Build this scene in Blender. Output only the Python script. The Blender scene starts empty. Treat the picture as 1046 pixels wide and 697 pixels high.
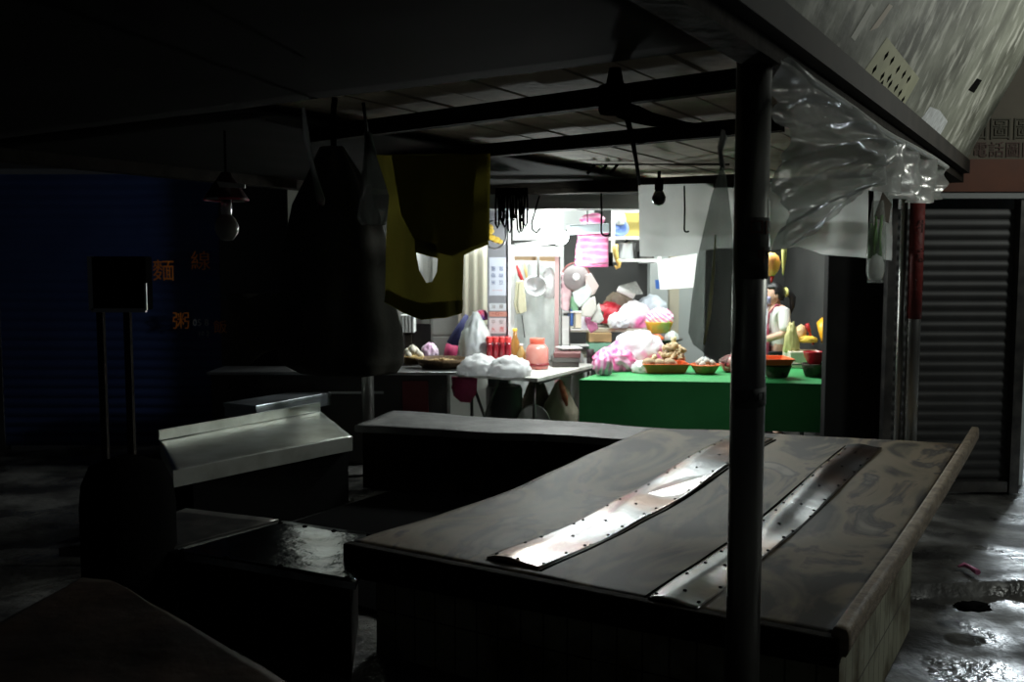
import bpy, bmesh, math, random
from mathutils import Vector, Matrix, noise as mnoise
random.seed(7)
C = bpy.context.scene.collection
# ------------------------------------------------------------------ camera geometry
F, CX, CY, H, PIT = 960.0, 523.0, 348.5, 1.7, math.radians(4.56)
cP, sP = math.cos(PIT), math.sin(PIT)
def ray(px, py):
    x, y = (px-CX)/F, (CY-py)/F
    return Vector((x, cP+sP*y, cP*y-sP))
def at(px, py, Y):
    d = ray(px, py); t = Y/d.y
    return Vector((d.x*t, Y, H+d.z*t))
def onz(px, py, z):
    d = ray(px, py); t = (z-H)/d.z
    return Vector((d.x*t, d.y*t, z))
def onplane(px, py, p, n):
    d = ray(px, py); o = Vector((0, 0, H)); t = (p-o).dot(n)/d.dot(n)
    return o+d*t
def sm(t):
    t = max(0, min(1, t)); return t*t*(3-2*t)
def P(Y): return Y/F            # metres per pixel at depth Y

# ------------------------------------------------------------------ materials
def mat(name, col, rough=.6, metal=0, col2=None, scale=6, bump=0, bscale=None, stretch=None, spec=.5,
        emit=None, estr=0, transl=0, lo=.35, hi=.65, coat=0, detail=5, sheen=0):
    m = bpy.data.materials.new(name); m.use_nodes = True
    nt = m.node_tree; N = nt.nodes; L = nt.links
    b = N['Principled BSDF']; out = N['Material Output']
    b.inputs['Base Color'].default_value = (*col, 1)
    b.inputs['Roughness'].default_value = rough
    b.inputs['Metallic'].default_value = metal
    b.inputs['Specular IOR Level'].default_value = spec
    b.inputs['Coat Weight'].default_value = coat
    if emit:
        b.inputs['Emission Color'].default_value = (*emit, 1); b.inputs['Emission Strength'].default_value = estr
    tc = N.new('ShaderNodeTexCoord'); mp = N.new('ShaderNodeMapping')
    L.new(tc.outputs['Object'], mp.inputs['Vector'])
    if stretch: mp.inputs['Scale'].default_value = stretch
    if col2:
        nz = N.new('ShaderNodeTexNoise'); nz.inputs['Scale'].default_value = scale; nz.inputs['Detail'].default_value = detail
        L.new(mp.outputs['Vector'], nz.inputs['Vector'])
        r = N.new('ShaderNodeValToRGB'); r.color_ramp.elements[0].position = lo; r.color_ramp.elements[1].position = hi
        r.color_ramp.elements[0].color = (*col, 1); r.color_ramp.elements[1].color = (*col2, 1)
        L.new(nz.outputs['Fac'], r.inputs['Fac']); L.new(r.outputs['Color'], b.inputs['Base Color'])
    if bump:
        n2 = N.new('ShaderNodeTexNoise'); n2.inputs['Scale'].default_value = bscale or scale*2; n2.inputs['Detail'].default_value = 4
        L.new(mp.outputs['Vector'], n2.inputs['Vector'])
        bp = N.new('ShaderNodeBump'); bp.inputs['Strength'].default_value = bump; bp.inputs['Distance'].default_value = .02
        L.new(n2.outputs['Fac'], bp.inputs['Height']); L.new(bp.outputs['Normal'], b.inputs['Normal'])
    if transl:
        tr = N.new('ShaderNodeBsdfTranslucent'); mx = N.new('ShaderNodeMixShader'); mx.inputs['Fac'].default_value = transl
        tr.inputs['Color'].default_value = (*col, 1)
        L.new(b.outputs['BSDF'], mx.inputs[1]); L.new(tr.outputs['BSDF'], mx.inputs[2]); L.new(mx.outputs['Shader'], out.inputs['Surface'])
    return m
def clear(name, tint=(.9, .92, .9), fac=.35, col=(.6, .62, .6), rough=.15, bump=.0, bscale=20, transl=.5):
    """thin clear plastic: partly see-through, partly glossy milky film"""
    m = mat(name, col, rough, bump=bump, bscale=bscale, spec=.9, transl=transl)
    nt = m.node_tree; N = nt.nodes; L = nt.links
    b = N['Mix Shader']; out = N['Material Output']
    t = N.new('ShaderNodeBsdfTransparent'); t.inputs['Color'].default_value = (*tint, 1)
    mx = N.new('ShaderNodeMixShader'); mx.inputs['Fac'].default_value = fac
    L.new(t.outputs['BSDF'], mx.inputs[1]); L.new(b.outputs['Shader'], mx.inputs[2]); L.new(mx.outputs['Shader'], out.inputs['Surface'])
    return m
def stripes(name, a, b_, scale=20, rough=.35, rot=(0, 0, 0), dist=4, transl=0):
    m = mat(name, a, rough, transl=transl)
    nt = m.node_tree; N = nt.nodes; L = nt.links; b = N['Principled BSDF']
    mp = N['Mapping']; mp.inputs['Rotation'].default_value = rot
    w = N.new('ShaderNodeTexWave'); w.inputs['Scale'].default_value = scale; w.inputs['Distortion'].default_value = dist; w.inputs['Detail Scale'].default_value = .6
    L.new(mp.outputs['Vector'], w.inputs['Vector'])
    r = N.new('ShaderNodeValToRGB'); r.color_ramp.elements[0].position = .42; r.color_ramp.elements[1].position = .58
    r.color_ramp.elements[0].color = (*a, 1); r.color_ramp.elements[1].color = (*b_, 1)
    L.new(w.outputs['Fac'], r.inputs['Fac']); L.new(r.outputs['Color'], b.inputs['Base Color'])
    return m

# ------------------------------------------------------------------ mesh building
class MB:
    def __init__(s): s.bm = bmesh.new()
    def quadgrid(s, fn, nu, nv, close_u=False, close_v=False):
        V = [[s.bm.verts.new(fn(i/nu, j/nv)) for j in range(nv+(0 if close_v else 1))] for i in range(nu+(0 if close_u else 1))]
        a, b = len(V), len(V[0])
        for i in range(nu):
            for j in range(nv):
                q = [V[i][j], V[(i+1) % a][j], V[(i+1) % a][(j+1) % b], V[i][(j+1) % b]]
                q = list(dict.fromkeys(q))
                if len(q) > 2:
                    try: s.bm.faces.new(q).smooth = True
                    except ValueError: pass
        return V
    def box(s, c, size, rot=None, bevel=0):
        t = bmesh.new(); bmesh.ops.create_cube(t, size=1)
        bmesh.ops.scale(t, vec=size, verts=t.verts)
        if bevel: bmesh.ops.bevel(t, geom=t.edges[:], offset=bevel, segments=2, affect='EDGES', profile=.6)
        M = Matrix.Translation(c)
        if rot is not None:
            M = M @ (rot.to_4x4() if isinstance(rot, Matrix) else Matrix.Rotation(rot, 4, 'Z'))
        bmesh.ops.transform(t, matrix=M, verts=t.verts); s._merge(t); return s
    def _merge(s, t):
        me = bpy.data.meshes.new('tmp'); t.to_mesh(me); t.free(); s.bm.from_mesh(me); bpy.data.meshes.remove(me)
    def bar(s, a, b, w, h, bevel=0):
        a, b = Vector(a), Vector(b); d = b-a; z = d.normalized()
        up = Vector((0, 0, 1)) if abs(z.z) < .95 else Vector((0, 1, 0))
        x = up.cross(z).normalized(); y = z.cross(x)
        R = Matrix((x, y, z)).transposed()
        return s.box((a+b)/2, (w, h, d.length), R, bevel)
    def tube(s, pts, r, n=10, cap=True, closed=False):
        pts = [Vector(p) for p in pts]; m = len(pts); R = r if hasattr(r, '__len__') else [r]*m
        rings = []; prev = None
        for i, p in enumerate(pts):
            if closed: t = pts[(i+1) % m]-pts[i-1]
            else: t = pts[min(i+1, m-1)]-pts[max(i-1, 0)]
            t.normalize()
            if prev is None:
                a = Vector((0, 0, 1)) if abs(t.z) < .9 else Vector((1, 0, 0)); x = a.cross(t).normalized()
            else:
                x = (prev-t*prev.dot(t)).normalized()
            prev = x; y = t.cross(x)
            rings.append([s.bm.verts.new(p+x*R[i]*math.cos(k*2*math.pi/n)+y*R[i]*math.sin(k*2*math.pi/n)) for k in range(n)])
        for i in range(m if closed else m-1):
            A, B = rings[i], rings[(i+1) % m]
            for k in range(n): s.bm.faces.new((A[k], A[(k+1) % n], B[(k+1) % n], B[k])).smooth = True
        if cap and not closed:
            s.bm.faces.new(rings[0][::-1]); s.bm.faces.new(rings[-1])
        return s
    def lathe(s, prof, c=(0, 0, 0), n=24, rot=None, sx=1, sy=1, cap=True):
        c = Vector(c); rings = []
        for (r, z) in prof:
            ring = []
            for k in range(n):
                a = k*2*math.pi/n; p = Vector((r*sx*math.cos(a), r*sy*math.sin(a), z))
                if rot is not None: p = rot @ p
                ring.append(s.bm.verts.new(c+p))
            rings.append(ring)
        for A, B in zip(rings, rings[1:]):
            for k in range(n): s.bm.faces.new((A[k], A[(k+1) % n], B[(k+1) % n], B[k])).smooth = True
        if cap:
            s.bm.faces.new(rings[0][::-1]); s.bm.faces.new(rings[-1])
        return s
    def prism(s, poly, z0, z1):
        a = [s.bm.verts.new((p[0], p[1], z0)) for p in poly]; b = [s.bm.verts.new((p[0], p[1], z1)) for p in poly]
        s.bm.faces.new(a[::-1]); s.bm.faces.new(b); n = len(poly)
        for i in range(n): s.bm.faces.new((a[i], a[(i+1) % n], b[(i+1) % n], b[i]))
        return s
    def slab(s, poly, d):
        """polygon of 3D points extruded by vector d"""
        d = Vector(d); a = [s.bm.verts.new(Vector(p)) for p in poly]; b = [s.bm.verts.new(Vector(p)+d) for p in poly]
        s.bm.faces.new(a[::-1]); s.bm.faces.new(b); n = len(poly)
        for i in range(n): s.bm.faces.new((a[i], a[(i+1) % n], b[(i+1) % n], b[i]))
        return s
    def blob(s, c, size, seed=0, amp=.15, freq=2.2, sub=4, flat=-.55, ridged=True, top=0, rot=0):
        """crumpled lump; flat: height under which it is pressed level; top: how far it draws in to a knot"""
        t = bmesh.new(); bmesh.ops.create_icosphere(t, subdivisions=sub, radius=1)
        o = Vector((seed*7.3, seed*3.1, seed*1.7)); cr, sr = math.cos(rot), math.sin(rot)
        for v in t.verts:
            p = v.co.copy(); f = mnoise.noise(p*freq+o)
            if ridged: f = 1-2*abs(f)*1.4
            g = mnoise.noise(p*freq*2.3+o*2)
            p *= 1+amp*f*.7+amp*.5*g
            if top and p.z > .2: k = 1-top*min(1, (p.z-.2)/.7); p.x *= k; p.y *= k
            if p.z < flat: p.z = flat+(p.z-flat)*.06
            p.z = (p.z-flat)/(1-flat)
            x, y = p.x*size[0]/2, p.y*size[1]/2
            v.co = Vector((x*cr-y*sr, x*sr+y*cr, p.z*size[2]))+Vector(c)
        for f in t.faces: f.smooth = True
        s._merge(t); return s
    def mesh(s, name, m, recalc=True):
        if recalc: bmesh.ops.recalc_face_normals(s.bm, faces=s.bm.faces[:])
        me = bpy.data.meshes.new(name); s.bm.to_mesh(me); s.bm.free()
        for mm in (m if isinstance(m, (list, tuple)) else [m]): me.materials.append(mm)
        return me
def sharpen(me, ang=35):
    pass
def tag(o, label=None, cat=None, group=None, kind=None):
    if label: o['label'] = label
    if cat: o['category'] = cat
    if group: o['group'] = group
    if kind: o['kind'] = kind
    return o
def thing(name, loc, label, cat, group=None, rz=0):
    o = bpy.data.objects.new(name, None); C.objects.link(o); o.empty_display_size = .05
    o.location = loc; o.rotation_euler.z = rz
    return tag(o, label, cat, group)
def part(par, name, mb, m, label=None, world=False, solid=0, bev=0):
    """mesh part; world=True when the mesh was laid out in world coordinates under an unrotated parent"""
    me = mb.mesh(name, m); o = bpy.data.objects.new(name, me); C.objects.link(o); o.parent = par
    if world:
        base = Vector(par.location); q = par.parent
        while q: base += q.location; q = q.parent
        me.transform(Matrix.Translation(-base))
    if label: o['label'] = label
    if solid: k = o.modifiers.new('thick', 'SOLIDIFY'); k.thickness = solid; k.offset = 0
    if bev: k = o.modifiers.new('bevel', 'BEVEL'); k.width = bev; k.segments = 2; k.limit_method = 'ANGLE'
    return o
def solo(name, mb, m, label, cat, group=None, solid=0, bev=0):
    """a thing that is one mesh, laid out in world coordinates; origin goes to the middle of its foot"""
    me = mb.mesh(name, m); vs = [v.co for v in me.vertices]
    b = Vector(((min(v.x for v in vs)+max(v.x for v in vs))/2, (min(v.y for v in vs)+max(v.y for v in vs))/2, min(v.z for v in vs)))
    me.transform(Matrix.Translation(-b)); o = bpy.data.objects.new(name, me); C.objects.link(o); o.location = b
    if solid: k = o.modifiers.new('thick', 'SOLIDIFY'); k.thickness = solid; k.offset = 0
    if bev: k = o.modifiers.new('bevel', 'BEVEL'); k.width = bev; k.segments = 2; k.limit_method = 'ANGLE'
    return tag(o, label, cat, group)
def struct(name, mb, m, par=None):
    me = mb.mesh(name, m); o = bpy.data.objects.new(name, me); C.objects.link(o)
    if par: o.parent = par
    else: o['kind'] = 'structure'
    return o
def text_mesh(body, size, M, ext=.001):
    """lettering as a mesh, M places its local xy plane"""
    cu = bpy.data.curves.new('lettering', 'FONT'); cu.body = body; cu.size = size; cu.extrude = ext
    cu.align_x = 'CENTER'; cu.align_y = 'CENTER'; cu.resolution_u = 2; cu.space_line = 1.0
    o = bpy.data.objects.new('lettering', cu); C.objects.link(o)
    dg = bpy.context.evaluated_depsgraph_get()
    me = bpy.data.meshes.new_from_object(o.evaluated_get(dg)); bpy.data.objects.remove(o); bpy.data.curves.remove(cu)
    me.transform(M); mb = MB(); mb.bm.from_mesh(me); bpy.data.meshes.remove(me)
    return mb
def face_minus_y(p, rz=0):     # text plane that faces the camera side (-Y)
    return Matrix.Translation(p) @ Matrix.Rotation(rz, 4, 'Z') @ Matrix.Rotation(math.pi/2, 4, 'X')
def frame(o, x, y):            # text plane with given x and y axes
    x = Vector(x).normalized(); y = (Vector(y)-x*Vector(y).dot(x)).normalized(); z = x.cross(y)
    return Matrix.Translation(o) @ Matrix((x, y, z)).transposed().to_4x4()

# palette
M = {}
M['white_plastic'] = mat('white_plastic', (.9, .91, .92), .35, bump=.25, bscale=30, transl=.35)
M['white_paint'] = mat('white_paint', (.8, .81, .8), .5)
M['steel'] = mat('steel', (.55, .56, .57), .3, 1, bump=.05, bscale=8)
M['dark_steel'] = mat('dark_steel', (.10, .10, .10), .4, .9, col2=(.2, .19, .18), scale=9)
M['pole'] = mat('pole', (.26, .26, .25), .33, .85, col2=(.38, .38, .36), scale=5, stretch=(1, 1, .3), bump=.05, bscale=20)
M['black'] = mat('black', (.007, .007, .007), .8, spec=0)
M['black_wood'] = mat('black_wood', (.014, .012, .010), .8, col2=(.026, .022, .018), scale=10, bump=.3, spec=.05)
M['dark_wood'] = mat('dark_wood', (.05, .042, .034), .8, col2=(.09, .078, .062), scale=5, stretch=(1, 6, 6), bump=.2)
M['roof_board'] = mat('roof_board', (.34, .30, .24), .8, col2=(.52, .47, .38), scale=4, bump=.2, bscale=25)
M['brown_board'] = mat('brown_board', (.022, .011, .006), .6, col2=(.05, .025, .013), scale=6, bump=.3)
M['edge_wood'] = mat('edge_wood', (.32, .26, .19), .65, col2=(.17, .13, .095), scale=5, stretch=(3, 3, 8), bump=.3, bscale=18)
M['concrete'] = mat('concrete', (.2, .2, .19), .9, col2=(.27, .27, .26), scale=2.5)
M['red'] = mat('red', (.5, .02, .025), .4)
M['dark_red'] = mat('dark_red', (.22, .015, .02), .35)
M['orange'] = mat('orange', (.85, .14, .03), .4)
M['pink'] = mat('pink', (.85, .25, .48), .4, bump=.3, bscale=25)
M['yellow'] = mat('yellow', (.85, .55, .07), .5)
M['green'] = mat('green', (.03, .27, .075), .55, col2=(.04, .32, .095), scale=3, bump=.05)
M['blue'] = mat('blue', (.05, .15, .5), .5)

# ------------------------------------------------------------------ the setting
# street floor: worn wet concrete, uneven, one broken slab edge on the right
def floor_z(x, y):
    n = mnoise.noise(Vector((x*1.6, y*1.6, 0)))*.012+mnoise.noise(Vector((x*5, y*5, 2)))*.006
    st = sm((y-4.93-.10*mnoise.noise(Vector((x*2.5, 1, 0)))-.03*mnoise.noise(Vector((x*9, 4, 0))))/.05)*sm((x-1.4)/.5)
    return n*(1 if y < 6.8 else .2)-.012-.075*sm((x-1.4)/.5)*(1-st)
fm = mat('wet_concrete', (.04, .039, .038), .3, col2=(.15, .147, .138), scale=2.6, bump=.45, bscale=22, lo=.42, hi=.6, spec=.4, detail=9)
def wet(m):
    nt = m.node_tree; N = nt.nodes; L = nt.links; b = N['Principled BSDF']
    nz = N.new('ShaderNodeTexNoise'); nz.inputs['Scale'].default_value = 2.1; nz.inputs['Detail'].default_value = 6
    L.new(N['Mapping'].outputs['Vector'], nz.inputs['Vector'])
    r = N.new('ShaderNodeValToRGB'); r.color_ramp.elements[0].position = .42; r.color_ramp.elements[1].position = .6
    r.color_ramp.elements[0].color = (.2,)*3+(1,); r.color_ramp.elements[1].color = (.8,)*3+(1,)
    L.new(nz.outputs['Fac'], r.inputs['Fac']); L.new(r.outputs['Color'], b.inputs['Roughness'])
wet(fm)
mb = MB()
mb.quadgrid(lambda a, b: Vector((-6+a*14, -.6+b*12.4, floor_z(-6+a*14, -.6+b*12.4))), 420, 380)
struct('floor', mb, fm)

# shop behind: walls, ceiling
WY, BY = 7.15, 10.6
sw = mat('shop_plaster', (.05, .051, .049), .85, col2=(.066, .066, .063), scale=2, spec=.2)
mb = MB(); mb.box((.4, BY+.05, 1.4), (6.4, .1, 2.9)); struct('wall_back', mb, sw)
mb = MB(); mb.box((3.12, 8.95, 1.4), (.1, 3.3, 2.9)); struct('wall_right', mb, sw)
bw = mat('shop_cream_wall', (.50, .50, .43), .75, col2=(.56, .56, .49), scale=2)
mb = MB(); mb.box((-1.95, 9.5, 1.4), (.1, 2.1, 2.9)); struct('wall_left', mb, bw)
mb = MB(); mb.box((.2, 8.9, 2.82), (6, 3.5, .06)); struct('ceiling', mb, mat('shop_ceiling', (.25, .25, .25), .8))
# outer wall left of the shop, with the blue roller shutter
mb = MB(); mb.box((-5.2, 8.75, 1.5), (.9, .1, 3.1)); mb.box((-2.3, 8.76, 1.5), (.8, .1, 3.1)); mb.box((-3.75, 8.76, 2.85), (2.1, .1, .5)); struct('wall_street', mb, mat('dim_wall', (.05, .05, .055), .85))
# lintel above the shop mouth, roller box
mb = MB(); mb.box((1.1, WY+.12, 2.62), (4.6, .3, .42)); struct('trim_1', mb, mat('roller_housing', (.35, .36, .36), .45, .4))
mb = MB(); mb.box((.75, WY+.1, 2.16), (3.9, .05, .05)); mb.box((.75, WY+.16, 2.19), (3.9, .02, .12)); struct('trim_2', mb, M['white_paint'])

# pillar at the right of the shop mouth and the closed dark shutter
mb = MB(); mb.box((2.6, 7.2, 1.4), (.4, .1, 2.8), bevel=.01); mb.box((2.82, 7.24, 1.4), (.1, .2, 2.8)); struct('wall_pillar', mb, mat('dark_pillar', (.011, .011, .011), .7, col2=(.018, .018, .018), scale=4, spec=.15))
def shutter(mb, x0, x1, y, z0, z1, step=.085):
    n = int((z1-z0)/step)
    for i in range(n):
        z = z0+i*step
        mb.quadgrid(lambda a, b: Vector((x0+(x1-x0)*a, y-.008*math.sin(math.pi*min(1, b/.82))*(1 if b < .82 else 0), z+step*b)), 1, 8)
t = bpy.data.objects.new('door_1', None); C.objects.link(t); t['kind'] = 'structure'; t.location = (3.3, 6.98, 0)
dx0, dx1 = 2.86, 3.80
mb = MB(); shutter(mb, 2.8, 3.72, 7.0, .02, 2.19, .075)
for v in mb.bm.verts: v.co -= Vector(t.location)
part(t, 'shutter_slats', mb, mat('shutter_dark', (.045, .045, .045), .5, .3, col2=(.06, .06, .06), scale=3))
mb = MB(); mb.box((3.76-3.3, 0, 1.1), (.07, .1, 2.2)); mb.box((2.8-3.3, 0, 1.1), (.06, .08, 2.2)); part(t, 'guide_rail', mb, M['dark_steel'])
mb = MB(); mb.box((3.26-3.3, -.03, .05), (.9, .04, .08)); part(t, 'bottom_rail', mb, M['dark_steel'])
mb = MB(); mb.box((3.6, 6.95, 2.215), (1.8, .08, .045)); struct('trim_3', mb, mat('grey_trim', (.4, .42, .42), .5))
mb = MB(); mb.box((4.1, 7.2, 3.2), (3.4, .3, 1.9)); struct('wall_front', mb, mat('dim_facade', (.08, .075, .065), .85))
# alley wall seen through the slit at the right edge, with its daylight tube lamp
mb = MB(); mb.box((5.2, 9.6, 1.4), (2.4, .1, 2.9)); mb.box((3.95, 8.4, 1.4), (.1, 2.3, 2.9)); struct('wall_alley', mb, mat('alley_wall', (.6, .66, .68), .7, col2=(.75, .8, .82), scale=6))

# shop sign board above the dark shutter
sg = thing('shop_sign', (3.75, 6.93, 2.25), 'weathered shop sign above the dark roller shutter, orange below and olive above', 'sign')
def wpart(par, name, mb, m, **k): return part(par, name, mb, m, world=True, **k)
y = 6.92
z1 = at(1020, 163, y).z; z0 = at(1020, 205, y).z
mb = MB(); mb.box((3.7, y, (2.24+z1)/2), (1.9, .05, z1-2.24)); wpart(sg, 'orange_band', mb, mat('sign_orange', (.2, .065, .03), .6, col2=(.14, .05, .028), scale=4))
mb = MB(); mb.box((3.7, y, (z1+3.3)/2), (1.9, .05, 3.3-z1)); wpart(sg, 'olive_panel', mb, mat('sign_olive', (.16, .135, .09), .6, col2=(.13, .105, .07), scale=3))
c = at(1018, 154, y-.03)
wpart(sg, 'lettering', text_mesh('電話圖圖', .12, face_minus_y(c+Vector((.06, 0, 0)))), mat('sign_maroon', (.1, .045, .033), .6))
c = at(1022, 133, y-.03)
wpart(sg, 'lettering', text_mesh('圖圖圖', .17, face_minus_y(c+Vector((.0, 0, 0))), .003), mat('sign_dark_olive', (.075, .066, .036), .6))

# blue roller shutter far left
t = bpy.data.objects.new('door_2', None); C.objects.link(t); t['kind'] = 'structure'; t.location = (-3.75, 8.75, 0)
mb = MB(); shutter(mb, -4.8, -2.7, 8.72, .02, 2.62, .09)
for v in mb.bm.verts: v.co -= Vector(t.location)
part(t, 'shutter_slats', mb, mat('shutter_blue', (.03, .06, .2), .5, col2=(.045, .08, .24), scale=2))
om = mat('shutter_orange_paint', (1, .32, .05), .5)
def ctext(par, body, px, py, Y, size, m, name='lettering'):
    c = at(px, py, Y); o = part(par, name, text_mesh(body, size, face_minus_y(c)), m, world=True); return o
ctext(t, '麵', 167, 278, 8.66, .21, om); ctext(t, '線', 205, 268, 8.66, .19, om)
ctext(t, '粥', 185, 329, 8.66, .17, om)
wm = mat('shutter_white_paint', (.6, .62, .65), .5)
ctext(t, '05 8', 205, 330, 8.66, .085, wm); ctext(t, '10 2', 208, 341, 8.66, .06, wm); ctext(t, '飯', 225, 335, 8.66, .13, om)

# ------------------------------------------------------------------ the near market stall
TZ = .46
NL, NR, FR, FL = onz(361, 553, TZ+.03), onz(850, 647, TZ+.03), onz(981, 454, TZ+.07), onz(668, 438, TZ+.07)
U = Vector((FR.x-NR.x, FR.y-NR.y, 0)).normalized()
def rise(u): return .07*sm((u-1.0)/2.2)+.03*math.exp(-(u/.5)**2)
V = Vector((-U.y, U.x, 0)); W = -V
def S(u, v, z): return Vector((NR.x, NR.y, z))+U*u+V*v
def warp(p): return .012*mnoise.noise(Vector((p.x*1.1, p.y*1.1, 3)))+.006*mnoise.noise(Vector((p.x*3, p.y*3, 9)))
def warp_top(p): u = (p-NR).dot(U); return warp(p)+rise(u)-.03-.04*max(0, min(1, u/3.9))
def bil(a, b, c, d, s, t): return (a*(1-s)+b*s)*(1-t)+(d*(1-s)+c*s)*t
def slabgrid(mb, a, b, c, d, th, nu, nv, w=warp, dz=0):
    """slab over four corners a,b (near) c,d (far), top follows the warp"""
    def top(s, t):
        p = bil(a, b, c, d, s, t); p.z += dz+w(p); return p
    T = mb.quadgrid(top, nu, nv)
    edge = [(i, 0) for i in range(nu+1)]+[(nu, j) for j in range(1, nv+1)]+[(i, nv) for i in range(nu-1, -1, -1)]+[(0, j) for j in range(nv-1, 0, -1)]
    low = []
    for i, j in edge: low.append(mb.bm.verts.new(T[i][j].co-Vector((0, 0, th))))
    n = len(edge)
    for k in range(n):
        i, j = edge[k]; i2, j2 = edge[(k+1) % n]
        mb.bm.faces.new((T[i][j], low[k], low[(k+1) % n], T[i2][j2]))
    mb.bm.faces.new(low)

counter = thing('butcher_counter', (S(.8, .8, 0).x, S(.8, .8, 0).y, 0), 'long low wooden market counter with two nailed metal strips in the foreground', 'counter')
# table top: worn board with its own stains
top_m = mat('counter_top', (.135, .125, .105), .58, bump=.06, bscale=30, spec=.25)
nt = top_m.node_tree; N = nt.nodes; L = nt.links; B = N['Principled BSDF']
tc = N['Texture Coordinate']; mp = N['Mapping']; mp.inputs['Rotation'].default_value = (0, 0, math.atan2(U.y, U.x)); mp.inputs['Scale'].default_value = (1.7, .75, 1)
mp.vector_type = 'TEXTURE'
wv = N.new('ShaderNodeTexNoise'); wv.inputs['Scale'].default_value = 1.7; wv.inputs['Detail'].default_value = 7; wv.inputs['Distortion'].default_value = 1.6
L.new(mp.outputs['Vector'], wv.inputs['Vector'])
r = N.new('ShaderNodeValToRGB'); e = r.color_ramp.elements
e[0].position = .41; e[0].color = (.028, .025, .022, 1); e[1].position = .5; e[1].color = (.135, .112, .078, 1)
x = e.new(.565); x.color = (.16, .126, .088, 1); x = e.new(.615); x.color = (.04, .035, .032, 1); x = e.new(.7); x.color = (.2, .178, .15, 1)
L.new(wv.outputs['Fac'], r.inputs['Fac']); L.new(r.outputs['Color'], B.inputs['Base Color'])
mb = MB(); slabgrid(mb, NL, NR, FR, FL, .07, 60, 80, w=warp_top)
part(counter, 'counter_top', mb, top_m, world=True)
# metal strips lying along the counter
strip_m = mat('strip_metal', (.33, .34, .35), .24, 1, col2=(.27, .18, .14), scale=2.2, bump=.16, bscale=7, stretch=(1, 1, 1), lo=.45, hi=.62)  # copper tint puts a warm reflection into the metal colour
def strip(pxs, name='metal_strip', label=None):
    a, b, c, d = [onz(x, y, TZ+.004+(.07 if k > 1 else .03)) for k, (x, y) in enumerate(pxs)]
    ax = Vector(((d-a).x, (d-a).y, 0)).normalized(); wid = abs((b-a).dot(Vector((-ax.y, ax.x, 0))))
    def sw_(p):
        s = abs((p-a).dot(Vector((-ax.y, ax.x, 0))))/wid; u = (p-a).dot(ax)
        return warp_top(p)+.003*mnoise.noise(Vector((p.x*3, p.y*3, 5)))+.004*math.sin(u*6+s*2)+.011*math.exp(-((s-.3-.12*math.sin(u*2.3))/.3)**2)
    mb = MB(); slabgrid(mb, a, b, c, d, .006, 14, 90, w=sw_)
    o = part(counter, name, mb, strip_m, world=True, label=label)
    mb = MB()
    for k in range(16):
        for s in (.08, .5, .92):
            if s == .5 and k % 2: continue
            p = bil(a, b, c, d, s+random.uniform(-.03, .03), (k+.5)/16+random.uniform(-.02, .02)); p.z += sw_(p)
            mb.lathe([(.008, 0), (.008, .002), (.005, .004)], p, n=8)
    me = mb.mesh('nail_heads', M['black']); q = bpy.data.objects.new('nail_heads', me); C.objects.link(q); q.parent = o
    me.transform(Matrix.Translation(-counter.location)); q['kind'] = 'stuff'
strip([(497, 570), (549, 582), (790, 449), (748, 445)], label='bright nailed metal strip, left of the two')
strip([(662, 611), (712, 622), (901, 459), (866, 456)], label='dull nailed metal strip, right of the two')
# dark joints between the boards
for pxs in ([(551, 583), (553, 583.5), (793, 450), (792, 449.6)], [(656, 609.5), (658, 610), (864, 457), (863, 456.6)]):
    a, b, c, d = [onz(x, y, TZ+.003+(.07 if k > 1 else .03)) for k, (x, y) in enumerate(pxs)]
    mb = MB(); slabgrid(mb, a, b, c, d, .004, 2, 80, w=warp_top); part(counter, 'seam', mb, M['black'], world=True)
# bent wooden edge strip on the street side
mb = MB()
pts = []
for k in range(41):
    s = -.03+4.27*k/40; p = S(s, -.03+.012*math.sin(s*1.5), TZ-.018+rise(s)+.004*math.sin(s*2.1)); pts.append(p)
def edge_fn(a, b):
    i = min(39, int(a*40)); f = a*40-i; p = pts[i].lerp(pts[i+1], f)
    ang = b*2*math.pi; w_, h_ = .027, .047
    c_, s_ = math.cos(ang), math.sin(ang); k = (abs(c_)**6+abs(s_)**6)**(-1/6)
    q = p+W*w_*c_*k+Vector((0, 0, h_*s_*k)); q += Vector((1, 1, 1))*.004*mnoise.noise(q*8); return q
Vv = mb.quadgrid(edge_fn, 80, 20, close_v=True)
mb.bm.faces.new(Vv[0][::-1]); mb.bm.faces.new(Vv[-1])
part(counter, 'edge_strip', mb, M['edge_wood'], world=True, label='pale bent wooden edge strip')
# black front board
mb = MB(); a, b = S(-.02, -.03, 0), NL+(NL-NR).normalized()*.03; b.z = 0
d = (NR-NL).normalized(); n_ = Vector((d.y, -d.x, 0))
if n_.y > 0: n_ = -n_
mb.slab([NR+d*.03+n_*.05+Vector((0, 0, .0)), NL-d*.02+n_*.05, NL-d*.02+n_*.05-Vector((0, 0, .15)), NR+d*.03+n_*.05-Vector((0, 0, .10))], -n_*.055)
part(counter, 'front_board', mb, M['black_wood'], world=True, bev=.008)
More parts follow.
